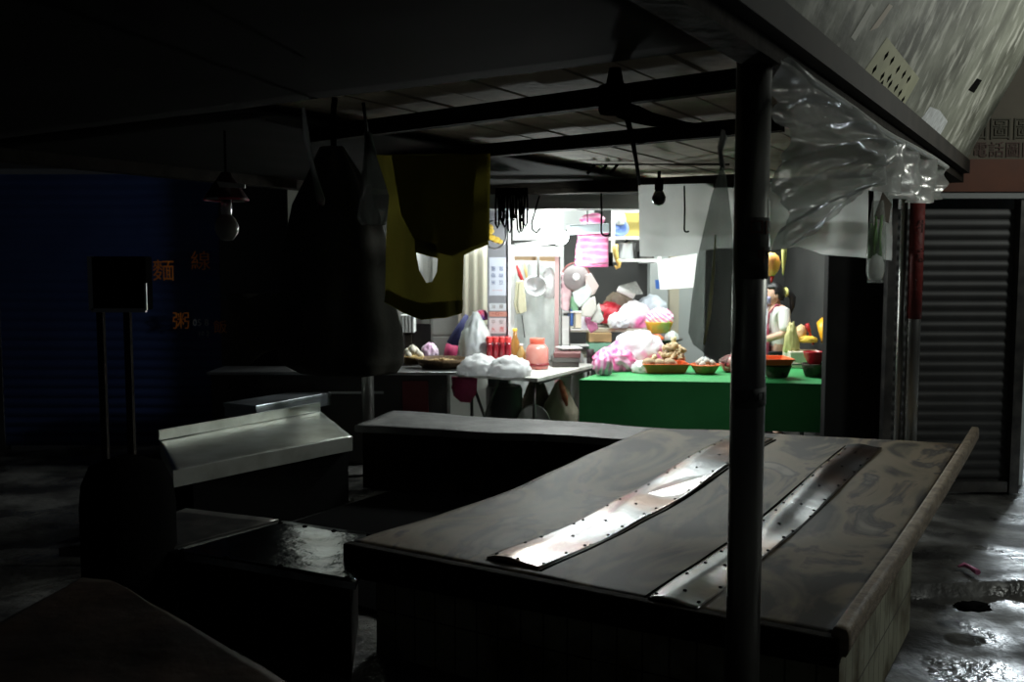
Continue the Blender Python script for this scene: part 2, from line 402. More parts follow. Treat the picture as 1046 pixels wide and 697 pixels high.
# tiled pedestal
tile_m = mat('pale_tile', (.44, .44, .33), .5, col2=(.3, .28, .18), scale=5)
nt = tile_m.node_tree; N = nt.nodes; L = nt.links; B = N['Principled BSDF']
br = N.new('ShaderNodeTexBrick'); br.offset = 0; br.inputs['Scale'].default_value = 1; br.inputs['Brick Width'].default_value = .105; br.inputs['Row Height'].default_value = .21
br.inputs['Mortar Size'].default_value = .004; br.inputs['Color1'].default_value = (.36, .36, .26, 1); br.inputs['Color2'].default_value = (.42, .42, .31, 1); br.inputs['Mortar'].default_value = (.07, .06, .045, 1)
uvn = N.new('ShaderNodeUVMap'); L.new(uvn.outputs['UV'], br.inputs['Vector'])
nz = N.new('ShaderNodeTexNoise'); nz.inputs['Scale'].default_value = 4; nz.inputs['Detail'].default_value = 6
L.new(mp.outputs['Vector'] if False else N['Mapping'].outputs['Vector'], nz.inputs['Vector'])
rr = N.new('ShaderNodeValToRGB'); rr.color_ramp.elements[0].position = .35; rr.color_ramp.elements[0].color = (.28, .22, .13, 1); rr.color_ramp.elements[1].position = .55; rr.color_ramp.elements[1].color = (1, 1, 1, 1)
L.new(nz.outputs['Fac'], rr.inputs['Fac'])
mu = N.new('ShaderNodeMixRGB'); mu.blend_type = 'MULTIPLY'; mu.inputs['Fac'].default_value = 1
L.new(br.outputs['Color'], mu.inputs['Color1']); L.new(rr.outputs['Color'], mu.inputs['Color2']); L.new(mu.outputs['Color'], B.inputs['Base Color'])
NB = onz(934, 641, 0)
ue = (NB-Vector((NR.x, NR.y, 0))).dot(U)
vn = 0.0
ring = [S(.02, -.02, 0), S(ue, -.02, 0), S(ue, 1.75, 0), S(.12, 1.75, 0)]
nl2 = Vector((NL.x, NL.y, 0)); nr2 = Vector((NR.x, NR.y, 0))
ring = [nr2-n_*.03+W*.02, S(ue, -.02, 0), S(ue, 1.8, 0), nl2-n_*.03+d*.1]
mb = MB(); lo = [mb.bm.verts.new((p.x, p.y, -.02)) for p in ring]; hi = [mb.bm.verts.new((p.x, p.y, TZ-.075)) for p in ring]
uvl = mb.bm.loops.layers.uv.new('UVMap')
for i in range(4):
    f = mb.bm.faces.new((lo[i], lo[(i+1) % 4], hi[(i+1) % 4], hi[i])); w = (ring[(i+1) % 4]-ring[i]).length
    for l, uv in zip(f.loops, ((0, 0), (w, 0), (w, TZ-.06), (0, TZ-.06))): l[uvl].uv = uv
mb.bm.faces.new(hi); mb.bm.faces.new(lo[::-1])
part(counter, 'tiled_base', mb, tile_m, world=True, label='low pedestal of pale narrow tiles')
for uu, vv in ((3.6, .25), (3.3, 1.7), (2.2, 1.75)):
    mb = MB(); p = S(uu, vv, 0); mb.box((p.x, p.y, (TZ-.09)/2), (.1, .1, TZ-.07)); part(counter, 'leg', mb, M['black_wood'], world=True)

# back counter that closes the U
BZ = .5
bk = [onz(x, y, BZ) for x, y in ((362, 434), (641, 450), (667, 437), (402, 420))]
back = thing('back_counter', ((bk[0].x+bk[2].x)/2, (bk[0].y+bk[2].y)/2, 0), 'grey rubber topped counter along the back of the dark stall pit', 'counter')
mb = MB(); slabgrid(mb, *bk, .05, 40, 12, w=lambda p: warp(p)*1.3); part(back, 'counter_top', mb, mat('rubber_or_shade_mat', (.12, .12, .115), .55, col2=(.055, .055, .055), scale=5, bump=.2, bscale=18), world=True)
mb = MB(); mb.slab([bk[0]+Vector((.05, .06, -.05)), bk[1]+Vector((-.05, .06, -.05)), Vector((bk[1].x-.05, bk[1].y+.06, .0)), Vector((bk[0].x+.05, bk[0].y+.06, 0))], (0.05, .08, 0)); part(back, 'front_panel', mb, M['black_wood'], world=True)
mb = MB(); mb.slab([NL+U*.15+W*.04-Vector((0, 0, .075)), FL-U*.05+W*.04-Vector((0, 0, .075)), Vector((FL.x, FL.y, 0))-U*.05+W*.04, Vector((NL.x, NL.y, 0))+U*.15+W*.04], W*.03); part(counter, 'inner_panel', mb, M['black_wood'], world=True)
mb = MB(); p = bk[3]+(bk[2]-bk[3])*.3; mb.box((p.x, p.y-.12, .21), (.08, .08, .42)); part(back, 'leg', mb, M['black_wood'], world=True)

# stainless counter on the left arm
st_m = mat('dull_stainless', (.7, .73, .69), .33, .85, col2=(.5, .52, .47), scale=5, bump=.2, bscale=6)
LZ = .5
lw = [onz(x, y, LZ) for x, y in ((177, 481), (360, 446), (327, 420), (163, 450))]
left = thing('stainless_counter', ((lw[0].x+lw[2].x)/2, (lw[0].y+lw[2].y)/2, 0), 'stainless steel work counter on the left arm of the stall, behind the dark pit', 'counter')
mb = MB(); slabgrid(mb, *lw, .1, 30, 16, w=lambda p: warp(p)*.6); part(left, 'counter_top', mb, st_m, world=True)
mb = MB(); mb.slab([lw[0]+Vector((.08, .1, -.1)), lw[1]+Vector((-.05, .1, -.1)), lw[2]+Vector((-.1, -.1, -.1)), lw[3]+Vector((.05, -.1, -.1))], (0, 0, -.4)); part(left, 'cabinet', mb, M['black'], world=True)
pit = MB(); pit.slab([S(.35, 2.1, .012), S(3.1, 2.3, .012), S(2.3, 3.75, .012), S(.5, 3.75, .012)], (0, 0, -.02)); solo('rubber_or_shade_mat', pit, M['black'], 'added black sheet standing in for shade on the floor of the stall pit', 'mat')  # black sheet added so the pit floor reads as deep shade
a, b = lw[3]+Vector((0, 0, .01)), lw[2]+Vector((0, 0, .01))
mb = MB(); mb.bar(a+Vector((0, -.02, .03)), b+Vector((0, -.02, .03)), .02, .07); part(left, 'upstand', mb, st_m, world=True)

# low stainless shelf between the left arm and the wooden counter
NZ = .42
ns = [onz(x, y, NZ) for x, y in ((172, 563), (363, 595.5), (383, 544.5), (289, 533))]
near = thing('stainless_bench', ((ns[0].x+ns[2].x)/2, (ns[0].y+ns[2].y)/2, 0), 'small stainless bench with nailed sheet top butting against the near counter', 'bench')
st2 = mat('scratched_stainless', (.36, .39, .44), .15, 1, col2=(.16, .17, .19), scale=6, bump=.25, bscale=8)
mb = MB(); slabgrid(mb, *ns, .03, 24, 14, w=lambda p: warp(p)*.8); part(near, 'sheet_top', mb, st2, world=True)
mb = MB()
for s in (.04, .3, .6, .95):
    for t_ in (.06, .94):
        p = bil(*ns, s, t_); p.z += warp(p)*.8; mb.lathe([(.013, -.002), (.013, .003), (.006, .006)], p, n=8)
q = part(near, 'nail_heads', mb, M['black'], world=True); q['kind'] = 'stuff'
mb = MB(); mb.slab([ns[0]+Vector((.05, .05, -.03)), ns[1]+Vector((-.03, .05, -.03)), ns[2]+Vector((-.08, -.03, -.03)), ns[3]+Vector((0, -.08, -.03))], (0, 0, -.4)); part(near, 'base', mb, M['black_wood'], world=True)
n2 = [onz(x, y, NZ) for x, y in ((60, 560), (168, 562), (285, 532), (190, 520))]
b2 = thing('dark_bench', ((n2[0].x+n2[2].x)/2, (n2[0].y+n2[2].y)/2, 0), 'dark bench top left of the nailed stainless bench, fading into the dark', 'bench')
mb = MB(); slabgrid(mb, *n2, .04, 16, 10); part(b2, 'bench_top', mb, M['dark_steel'], world=True)
mb = MB(); mb.slab([n2[0]+Vector((.1, .05, -.04)), n2[1]+Vector((-.05, .05, -.04)), n2[2]+Vector((-.1, -.05, -.04)), n2[3]+Vector((.05, -.05, -.04))], (0, 0, -.38)); part(b2, 'base', mb, M['black_wood'], world=True)

# shallow steel box on the left arm
def pbox(name, pxs, z, h, m, label, cat, group=None, bev=.006, lid=True):
    q = [onz(x, y, z+h) for x, y in pxs]
    t = thing(name, ((q[0].x+q[2].x)/2, (q[0].y+q[2].y)/2, z), label, cat, group)
    mb = MB(); mb.slab(q, (0, 0, -h)); part(t, 'case', mb, m, world=True, bev=bev)
    if lid:
        cq = sum(q, Vector())/4; qq = [cq+(p-cq)*1.02+Vector((0, 0, .012)) for p in q]
        mb = MB(); mb.slab(qq, (0, 0, -.035)); part(t, 'lid', mb, m, world=True, bev=bev)
    return t
pbox('steel_case', ((229, 413), (262, 416), (338, 402), (310, 400)), LZ+.012, .1, mat('case_steel', (.42, .46, .5), .35, .9, col2=(.3, .32, .34), scale=5), 'shallow grey steel case lying at the back of the stainless counter', 'case')

# posts, roof, beams, hinged board: the stall frame
stall = thing('market_stall', (S(1.6, 1.2, 0).x, S(1.6, 1.2, 0).y, 0), 'market stall frame with round metal posts, plank roof and raised side board', 'stall')
def post(px, py, Y, z, r, name='post', label=None, zt=2.36):
    b = at(px, py, Y); b.z = z
    mb = MB(); mb.tube([Vector((b.x, b.y, z)), Vector((b.x, b.y, zt))], r, n=28); o = part(stall, name, mb, M['pole'], world=True, label=label); return o, b
PY = 2.85
p1, pb = post(758, 690, PY, 0, .052, label='near steel post in front of the counter')
RZ = 2.30
pr, prb = post(929, 455, 6.35, 0, .045, label='back post wrapped in red paper')
mb = MB(); mb.tube([Vector((prb.x-.075, prb.y+.03, 0)), Vector((prb.x-.075, prb.y+.03, 2.36))], .022, n=16); part(stall, 'thin_post', mb, M['pole'], world=True)
pl, plb = post(376, 425, 7.6, .0, .05, label='back post behind the hanging sacks')
# faded paper band on the near post
def band(par, p, r, z0, z1, m, name, a0=-2.6, a1=-.4, tilt=0, label=None):
    mb = MB(); mb.quadgrid(lambda a, b: Vector((p.x+r*math.cos(a0+(a1-a0)*a), p.y+r*math.sin(a0+(a1-a0)*a), z0+(z1-z0)*b+tilt*(a-.5))), 24, 2)
    me = mb.mesh(name, m); o = bpy.data.objects.new(name, me); C.objects.link(o); o.parent = par; me.transform(Matrix.Translation(-stall.location))
    if label: o['label'] = label
    k = o.modifiers.new('thick', 'SOLIDIFY'); k.thickness = .0015
    return o
def bend_text(body, size, p, r, ang, z, m, par, tilt=0):
    mb = text_mesh(body, size, Matrix.Identity(4))
    for v in mb.bm.verts:
        a = ang+v.co.x/r; v.co = Vector((p.x+(r+.001+v.co.z)*math.cos(a), p.y+(r+.001+v.co.z)*math.sin(a), z+v.co.y+tilt*v.co.x))
    me = mb.mesh('lettering', m); o = bpy.data.objects.new('lettering', me); C.objects.link(o); o.parent = par; me.transform(Matrix.Translation(-stall.location))
pb0 = Vector((pb.x, pb.y, 0))
zz = lambda py, Y: at(760, py, Y).z
bm_ = mat('faded_band', (.16, .17, .165), .6, col2=(.1, .105, .1), scale=20)
b_ = band(p1, pb0, .0535, zz(417, PY-.05), zz(398, PY-.05), bm_, 'paper_band', tilt=.015)
bend_text('三八口', .032, pb0, .0545, -1.62, zz(407, PY-.05), mat('band_ink', (.035, .04, .038), .7), p1, .1)
b_ = band(p1, pb0, .0535, zz(285, PY-.05), zz(222, PY-.05), mat('old_poster', (.13, .13, .12), .7, col2=(.05, .045, .04), scale=18), 'torn_poster', a0=-2.5, a1=-.2)
bend_text('口口', .05, pb0, .0545, -1.05, zz(233, PY-.05), mat('poster_ink', (.16, .05, .03), .7), p1)
bend_text('中', .05, pb0, .0545, -1.05, zz(262, PY-.05), mat('poster_ink_red', (.14, .04, .03), .7), p1)
# red paper on the back post
rp = mat('red_paper', (.2, .02, .016), .6, col2=(.12, .012, .01), scale=8, bump=.3, bscale=30)
prb0 = Vector((prb.x, prb.y, 0))
band(pr, prb0, .048, zz(326, 6.3), zz(205, 6.3), rp, 'red_paper', a0=-3.3, a1=.2, label='red paper with dark characters')
for py, ch in ((233, '生'), (262, '意'), (292, '口')):
    bend_text(ch, .1, prb0, .0495, -1.2, zz(py, 6.3), mat('ink_'+str(py), (.06, .012, .01), .7), pr)
# roof planks
RT = 2.42
hA, hB = onz(800, 17, RT), onz(985, 166, RT)
RU = (hB-hA).normalized(); RV = Vector((-RU.y, RU.x, 0)); RW = -RV
L0 = -2.2; LEN = (hB-hA).length
def R_(u, v, z): return hA+RU*u+RV*v+Vector((0, 0, z-RT))
mb = MB()
wv_ = .2
for k in range(22):
    a = .02+k*wv_; z = RT-.03+random.uniform(-.006, .006)
    q = [R_(L0, a, z), R_(L0, a+wv_-.016, z), R_(LEN+.15-.0*a, a+wv_-.016, z), R_(LEN+.15, a, z)]
    mb.slab(q, (0, 0, .025))
part(stall, 'roof_planks', mb, M['roof_board'], world=True)
mb = MB(); mb.slab([R_(L0, 0, RT+.004), R_(L0, 4.6, RT+.004), R_(LEN+.2, 4.6, RT+.004), R_(LEN+.2, 0, RT+.004)], (0, 0, .02)); part(stall, 'roof_sheet', mb, M['dark_steel'], world=True)
# black sheet added under the near and left planks in place of deep shade
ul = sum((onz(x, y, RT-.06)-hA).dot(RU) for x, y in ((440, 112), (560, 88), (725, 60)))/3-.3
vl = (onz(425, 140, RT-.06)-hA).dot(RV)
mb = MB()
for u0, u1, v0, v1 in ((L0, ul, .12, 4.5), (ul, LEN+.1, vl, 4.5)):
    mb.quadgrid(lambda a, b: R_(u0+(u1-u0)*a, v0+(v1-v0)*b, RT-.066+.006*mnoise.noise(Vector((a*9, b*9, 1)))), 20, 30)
part(stall, 'shade_sheet', mb, mat('shade_black', (.008, .008, .007), .9, spec=.05), world=True, solid=.004, label='added black sheet standing in for shade under the planks')
# cross beams under the planks
def beam(p, q, z, w, h, m=None, name='beam', ext=.4):
    a, b = onz(*p, z), onz(*q, z); dd = (b-a).normalized(); mb = MB(); mb.bar(a-dd*ext*3, b+dd*ext, w, h); part(stall, name, mb, m or M['black_wood'], world=True)
beam((460, 120), (720, 86), 2.33, .05, .07, ext=.3); beam((500, 154), (745, 131), 2.33, .06, .07, ext=.25)
beam((440, 198), (722, 186), 2.31, .08, .09, ext=.28)
a, b = onz(455, 134, 2.36), onz(760, 176, 2.36)
# side rafter and the two-step fascia on the street side
mb = MB(); mb.bar(R_(L0, .06, RT-.07), R_(LEN+.1, .06, RT-.07), .10, .12); part(stall, 'side_beam', mb, M['black_wood'], world=True)
mb = MB(); mb.bar(R_(L0, -.01, RT-.03), R_(LEN+.02, -.01, RT-.03), .05, .09); part(stall, 'fascia', mb, mat('fascia_wood', (.013, .011, .009), .75, col2=(.026, .021, .017), scale=5, spec=.2), world=True)
mb = MB(); mb.bar(R_(L0, 4.4, RT-.08), R_(LEN+.1, 4.4, RT-.08), .12, .12); part(stall, 'side_beam', mb, M['black_wood'], world=True)
# raised hinged board, peeling paint and torn papers
fa = math.radians(63); FD = (RW*math.cos(fa)+Vector((0, 0, math.sin(fa)))).normalized(); FN = FD.cross(RU).normalized()
if FN.dot(Vector((0, 0, H))-hB) < 0: FN = -FN
fb = mat('peeling_board', (.26, .27, .22), .6, col2=(.06, .062, .045), scale=2.6, bump=.25, bscale=14, stretch=(1, 1, 1))
nt = fb.node_tree; N = nt.nodes; L = nt.links
n3 = N.new('ShaderNodeTexNoise'); n3.inputs['Scale'].default_value = 7; n3.inputs['Detail'].default_value = 8
mp3 = N.new('ShaderNodeMapping'); mp3.inputs['Scale'].default_value = (2.2, 1.2, .45); L.new(N['Texture Coordinate'].outputs['Object'], mp3.inputs['Vector']); L.new(mp3.outputs['Vector'], n3.inputs['Vector'])
r3 = N.new('ShaderNodeValToRGB'); r3.color_ramp.elements[0].position = .52; r3.color_ramp.elements[0].color = (0, 0, 0, 1); r3.color_ramp.elements[1].position = .66; r3.color_ramp.elements[1].color = (1, 1, 1, 1)
L.new(n3.outputs['Fac'], r3.inputs['Fac'])
m3 = N.new('ShaderNodeMixRGB'); m3.inputs['Color2'].default_value = (.42, .42, .37, 1); L.new(r3.outputs['Color'], m3.inputs['Fac'])
src = N['Principled BSDF'].inputs['Base Color'].links[0].from_socket; L.new(src, m3.inputs['Color1']); L.new(m3.outputs['Color'], N['Principled BSDF'].inputs['Base Color'])
mb = MB(); mb.slab([hB+RU*.02, hB+FD*1.5+RU*.02, hA+FD*1.5-RU*2.2, hA-RU*2.2], -FN*.03)
flap = part(stall, 'side_board', mb, fb, world=True, label='raised side board with peeling grey green paint')
def onflap(px, py): return onplane(px, py, hB+FN*.0008, FN)
def scrap(pxs, m, name, label=None, holes=()):
    q = [onflap(x, y) for x, y in pxs]; mb = MB(); mb.slab(q, FN*.0006)
    me = mb.mesh(name, m); o = bpy.data.objects.new(name, me); C.objects.link(o); o.parent = flap; me.transform(Matrix.Translation(-stall.location))
    if label: o['label'] = label
    return o
scrap([(879, 78), (906, 38), (939, 80), (921, 112)], mat('old_paper', (.42, .42, .28), .7, col2=(.33, .33, .22), scale=8), 'paper_scrap', 'yellowed paper with dark dots')
mb = MB()
for x, y in ((905, 57), (911, 62), (917, 71), (923, 76), (928, 81), (893, 71), (901, 78), (909, 86), (895, 87), (902, 93), (909, 100), (915, 90), (919, 95), (908, 80), (900, 86), (922, 102)):
    p = onflap(x, y)+FN*.0008; mb.slab([p+RU*.022+FD*.005, p+FD*.02, p-RU*.022, p-FD*.02], FN*.0008)
me = mb.mesh('ink_spots', M['black']); o = bpy.data.objects.new('ink_spots', me); C.objects.link(o); o.parent = flap; me.transform(Matrix.Translation(-stall.location)); o['kind'] = 'stuff'
scrap([(937, 127), (950, 109), (960, 113), (968, 124), (958, 142)], mat('white_scrap', (.62, .64, .66), .6, col2=(.4, .41, .42), scale=25), 'paper_scrap', 'torn white paper')
scrap([(869, 38), (890, 3), (893, 8), (873, 42)], mat('pale_tape', (.45, .45, .4), .6), 'tape_strip', 'pale strip of tape')
scrap([(888, 32), (908, 4), (912, 6), (897, 28)], mat('tan_tape', (.4, .34, .27), .6), 'tape_strip', 'tan strip of tape')
scrap([(989, 92), (998, 80), (1003, 82), (995, 95)], M['black'], 'hole_patch')

# ------------------------------------------------------------------ plastic curtain on the street side of the stall
hp = R_(0, -.05, RT-.08)
def oncur(px, py): return onplane(px, py, hp, RW)
def lerp_poly(poly, s):
    """poly: [(s, x, y)...]"""
    for (s0, x0, y0), (s1, x1, y1) in zip(poly, poly[1:]):
        if s <= s1:
            f = (s-s0)/(s1-s0); return x0+(x1-x0)*f, y0+(y1-y0)*f
    return poly[-1][1:]
topL = [(0, 789, 62), (.3, 826, 84), (.6, 868, 112), (.85, 898, 134), (1, 910, 141)]
botL = [(0, 789, 258), (.18, 803, 253), (.38, 829, 240), (.6, 853, 219), (.8, 876, 197), (1, 890, 188)]
topR = [(0, 908, 140), (.4, 925, 148), (.7, 948, 160), (1, 966, 172)]
botR = [(0, 886, 186), (.25, 902, 196), (.5, 925, 204), (.75, 942, 208), (1, 955, 204)]
def fold(s, t, k):
    ph = 2*math.pi*(2.6*t-.9*s*s+.5*s+.25*mnoise.noise(Vector((s*2, t*2, k))))
    rid = (.5+.5*math.cos(ph))**3
    ph2 = 2*math.pi*(5.5*t+2.2*s+.4*mnoise.noise(Vector((s*3, t*3, k+5))))
    return .08*rid*(.35+.65*math.sin(math.pi*min(1, s*.9+.1)))+.018*(.5+.5*math.cos(ph2))**4+.012*mnoise.noise(Vector((s*9, t*7, k)))
def fold_old(s, t, k):
    a = .035*math.sin(9*s+5*t+k)*(.3+t)+.02*math.sin(23*s-7*t+2*k)*(.4+t)+.028*mnoise.noise(Vector((s*4, t*5, k)))
    r_ = mnoise.noise(Vector((s*3+t*2.5, t*2-s*2, k*3)))
    return a+.05*(1-abs(r_)*2.5)*.5
def cloth_between(mb, top, bot, nu, nv, k, pinch=None, sag=0, amp=1):
    def f(a, b):
        x0, y0 = lerp_poly(top, a); x1, y1 = lerp_poly(bot, a)
        x = x0+(x1-x0)*b; y = y0+(y1-y0)*b
        if pinch:
            g = pinch(a, b); x += g[0]; y += g[1]
        p = oncur(x, y); return p+RW*amp*fold(a, b, k)*min(1, .3+3*b)
    mb.quadgrid(f, nu, nv)
cur = thing('plastic_curtain', oncur(860, 200), 'crumpled clear plastic curtain gathered under the raised side board', 'curtain')
vm = clear('vinyl_film', (.55, .57, .55), .48, (.62, .63, .61), .2, bump=.25, bscale=14, transl=.45)
mb = MB(); cloth_between(mb, topL, botL, 70, 50, 1.3, amp=1.2); part(cur, 'sheet', mb, vm, world=True)
mb = MB()
def fan(a, b):
    x0, y0 = lerp_poly(topR, a); x1, y1 = lerp_poly(botR, a); x = x0+(x1-x0)*b; y = y0+(y1-y0)*b
    return oncur(x, y)+RW*(.05*math.sin(26*a)*(.25+b*.8)+.03*mnoise.noise(Vector((a*6, b*3, 4))))
mb.quadgrid(fan, 60, 30); part(cur, 'gathered_end', mb, vm, world=True)
mb = MB(); mb.tube([oncur(x, y)+RW*.012 for x, y in ((800, 63), (826, 84), (868, 112), (898, 134), (910, 141), (925, 148), (948, 160), (965, 171))], .012, n=8); part(cur, 'rolled_hem', mb, clear('hem_film', (.5, .5, .5), .75, (.75, .77, .75), .25), world=True)

# grey canvas flap across the back of the stall, hanging from the rear beam
cv = thing('canvas_flap', at(780, 255, 6.85), 'grey canvas flap hung along the back edge of the stall roof', 'awning')
canvas_m = mat('grey_canvas', (.5, .51, .5), .7, col2=(.4, .41, .4), scale=4, bump=.15, bscale=12, transl=.6)
def flap_fn(topp, botp, Y, k, amp=.02):
    def f(a, b):
        x0, y0 = lerp_poly(topp, a); x1, y1 = lerp_poly(botp, a)
        p = at(x0+(x1-x0)*b, y0+(y1-y0)*b, Y); p.y += amp*math.sin(a*17+k)*b+amp*1.5*mnoise.noise(Vector((a*5, b*3, k))); return p
    return f
mb = MB(); mb.quadgrid(flap_fn([(0, 652, 189), (1, 790, 186)], [(0, 654, 262), (.3, 690, 262), (.6, 730, 254), (1, 790, 252)], 6.85, 1), 40, 20); part(cv, 'canvas_panel', mb, canvas_m, world=True)
mb = MB(); mb.quadgrid(flap_fn([(0, 786, 186), (1, 912, 180)], [(0, 786, 256), (.3, 815, 252), (.5, 840, 260), (1, 912, 266)], 6.6, 4), 40, 20); part(cv, 'canvas_panel', mb, canvas_m, world=True)

# bare black bulb, hooks and cords on the rear beam
def hook(px, py0, py1, Y, r=.006, label='', group=None, w=.05, side=1, name='wire_hook'):
    a = at(px, py0, Y); b = at(px, py1, Y); R = w/2
    pts = [a, a.lerp(b, .5)+Vector((.004, 0, 0)), b+Vector((0, 0, R))]
    pts += [b+Vector((side*(R-R*math.cos(t)), 0, R-R*math.sin(t))) for t in [math.pi*k/10 for k in range(1, 9)]]
    mb = MB(); mb.tube(pts, r, n=8); return solo(name, mb, M['black'], label, 'hook')
hook(699, 190, 237, 6.55, label='thin black wire hook hanging in front of the grey canvas', w=.035)
hook(614, 197, 241, 6.7, r=.0065, label='large black hook hanging in front of the pink bags', w=.07)
a = at(624, 230, 6.7)
mb = MB(); pts = [at(x, yy, 6.7) for x, yy in ((551, 200), (547, 214), (543, 228), (544, 235), (548, 238), (552, 233))]; mb.tube(pts, .006, n=8)
solo('wire_hook', mb, M['black'], 'bent black wire hook right beside the bunch of black cords', 'hook')
lamp = thing('bulb', at(673, 207, 6.45), 'unlit black bulb hanging before the grey canvas', 'light bulb')
c = at(673, 199, 6.45)
mb = MB(); mb.lathe([(.001, -.075), (.03, -.068), (.045, -.045), (.048, -.02), (.036, .01), (.024, .03)], c, n=20); part(lamp, 'glass', mb, mat('smoked_glass', (.02, .02, .02), .15), world=True)
mb = MB(); mb.lathe([(.024, .03), (.03, .035), (.03, .1), (.012, .11), (.012, .16)], c, n=16); part(lamp, 'socket', mb, M['black'], world=True)
# bunch of black cord loops
rnd = random.Random(3)
for k in range(11):
    px = 508+k*2.9+rnd.uniform(-.6, .6); y1 = 231+rnd.uniform(-6, 9); Y = 6.75+rnd.uniform(-.06, .06)
    a, b = at(px, 192, Y), at(px+rnd.uniform(-2, 2), y1, Y); w_ = .012
    pts = [a+Vector((-w_*.3, 0, 0)), a.lerp(b, .5)+Vector((-w_, 0, 0)), b+Vector((-w_, 0, .03)), b, b+Vector((w_, 0, .03)), a.lerp(b, .5)+Vector((w_, .01, 0)), a+Vector((w_*.3, 0, 0))]
    mb = MB(); mb.tube(pts, .008, n=6); solo('cord_loop', mb, M['black'], 'black cord loop in the bunch hanging left of the lit tube', 'cord', 'black cord loops in one bunch')
# little clips and cable on the rear rail, junction box with cable under the planks
jb = thing('junction_box', onz(628, 107, 2.24), 'round black junction box with cables under the roof planks', 'junction box')
c = onz(628, 107, 2.24)
mb = MB(); mb.lathe([(.05, -.03), (.055, -.02), (.055, .06), (.03, .07), (.02, .12)], c, n=20); part(jb, 'case', mb, M['black'], world=True)
q = [onz(x, y, 2.25) for x, y in ((634, 112), (650, 117), (665, 122), (700, 128), (745, 133))]
mb = MB(); mb.tube(q, [.03, .032, .026, .014, .012], n=10); part(jb, 'conduit', mb, M['black'], world=True)
mb = MB(); mb.tube([onz(640, 118, 2.24), onz(646, 140, 2.24)+Vector((0, 0, -.01)), at(650, 165, 5.6), at(653, 188, 6.4)], .011, n=8); part(jb, 'cable', mb, M['black'], world=True)
mb = MB(); mb.tube([at(x, y, 6.3) for x, y in ((500, 169), (560, 168), (640, 168), (745, 168))], .006, n=6)
for x in (603, 615, 626):
    p = at(x, 170, 6.3); mb.bar(p+Vector((.03, 0, .01)), p+Vector((-.02, 0, -.05)), .02, .02)
solo('clothes_wire', mb, M['black'], 'black wire with small clips strung under the back of the stall roof', 'wire')

# clear plastic bag tied beside the near post
cb = thing('clear_bag', at(728, 290, 2.75), 'long clear plastic bag tied beside the near steel post', 'bag')
prof = [(737, 737.5, 168), (733, 741, 182), (727, 744, 200), (720, 748, 230), (712, 750, 265), (706, 752, 310), (703, 751, 340), (708, 750, 352), (722, 746, 363), (739, 742, 372), (741, 741.5, 374)]
def bagf(a, b):
    i = min(len(prof)-2, int(b*(len(prof)-1))); f = b*(len(prof)-1)-i
    l = prof[i][0]+(prof[i+1][0]-prof[i][0])*f; r_ = prof[i][1]+(prof[i+1][1]-prof[i][1])*f; y = prof[i][2]+(prof[i+1][2]-prof[i][2])*f
    ang = a*2*math.pi; cx, hw = (l+r_)/2, (r_-l)/2
    p = at(cx+hw*math.cos(ang), y, 2.72); p.y += hw*P(2.72)*.45*math.sin(ang)
    p.y += .012*mnoise.noise(Vector((a*7, b*3, 1)))+.007*math.sin(ang*5+b*4); return p
mb = MB(); mb.quadgrid(bagf, 40, 40, close_u=True)
film = clear('bag_film', (.72, .74, .72), .34, (.34, .36, .34), .16, bump=.4, bscale=14, transl=.6)
part(cb, 'film', mb, film, world=True)
mb = MB(); mb.tube([at(x, y, 2.72) for x, y in ((739, 172), (736, 155), (741, 140), (739, 133), (735, 150), (737, 170))], .006, n=8); part(cb, 'twisted_tie', mb, clear('tie_film', (.5, .5, .5), .6, (.4, .4, .38), .3), world=True)
mb = MB(); q = [at(x, y, 2.62) for x, y in ((731, 240), (728.5, 280), (724, 325), (719, 352))]; mb.tube(q, [.002, .0045, .005, .003], n=6); part(cb, 'fold', mb, mat('fold_highlight', (.8, .8, .6), .35, transl=.7), world=True, label='pale yellow strip standing in for a highlight on the film')  # highlight along the film, made as a pale yellow tube

# bag of scallions on the back of the stall
sb = thing('scallion_bag', at(896, 290, 6.2), 'narrow clear bag of green scallions hanging beside the red papered post', 'bag')
mb = MB()
def sbf(a, b):
    ang = a*2*math.pi; y = 205+b*84; hw = (5+4.5*math.sin(min(1, b*1.6)*math.pi/2))*(1 if b < .93 else .8)
    p = at(894+hw*math.cos(ang)+3*(1-b), y, 6.2); p.y += .05*math.sin(ang); return p
mb.quadgrid(sbf, 20, 16, close_u=True); part(sb, 'film', mb, clear('scallion_film', (.8, .82, .8), .25, (.5, .52, .5), .2, bump=.3), world=True)
rnd = random.Random(5)
for k in range(7):
    x = 888+k*1.9; mb = MB(); mb.tube([at(x+rnd.uniform(-1, 4), 218+rnd.uniform(0, 14), 6.2), at(x+rnd.uniform(-1, 1), 245, 6.2+rnd.uniform(-.03, .03)), at(x, 264, 6.2)], [.006, .011, .012], n=8); part(sb, 'stalk', mb, mat('scallion_green', (.10, .26, .05), .5), world=True)
mb = MB(); c = at(894, 286, 6.2); mb.blob(c, (.11, .08, .17), 4, amp=.1, sub=3, flat=-.8); part(sb, 'roots', mb, M['white_plastic'], world=True, label='white bulb ends')
mb = MB(); mb.tube([at(890, 188, 6.3), at(889, 275, 6.3)], .018, n=8); solo('hanging_rod', mb, M['black'], 'black rod hanging behind the scallion bag', 'rod')
mb = MB(); mb.slab([at(x, y, 6.25) for x, y in ((893, 222), (902, 196), (911, 208), (908, 228))], (0, .01, 0)); solo('cloth_scrap', mb, mat('brown_scrap', (.12, .1, .08), .8), 'brown scrap of cloth above the scallion bag', 'cloth', bev=.003)

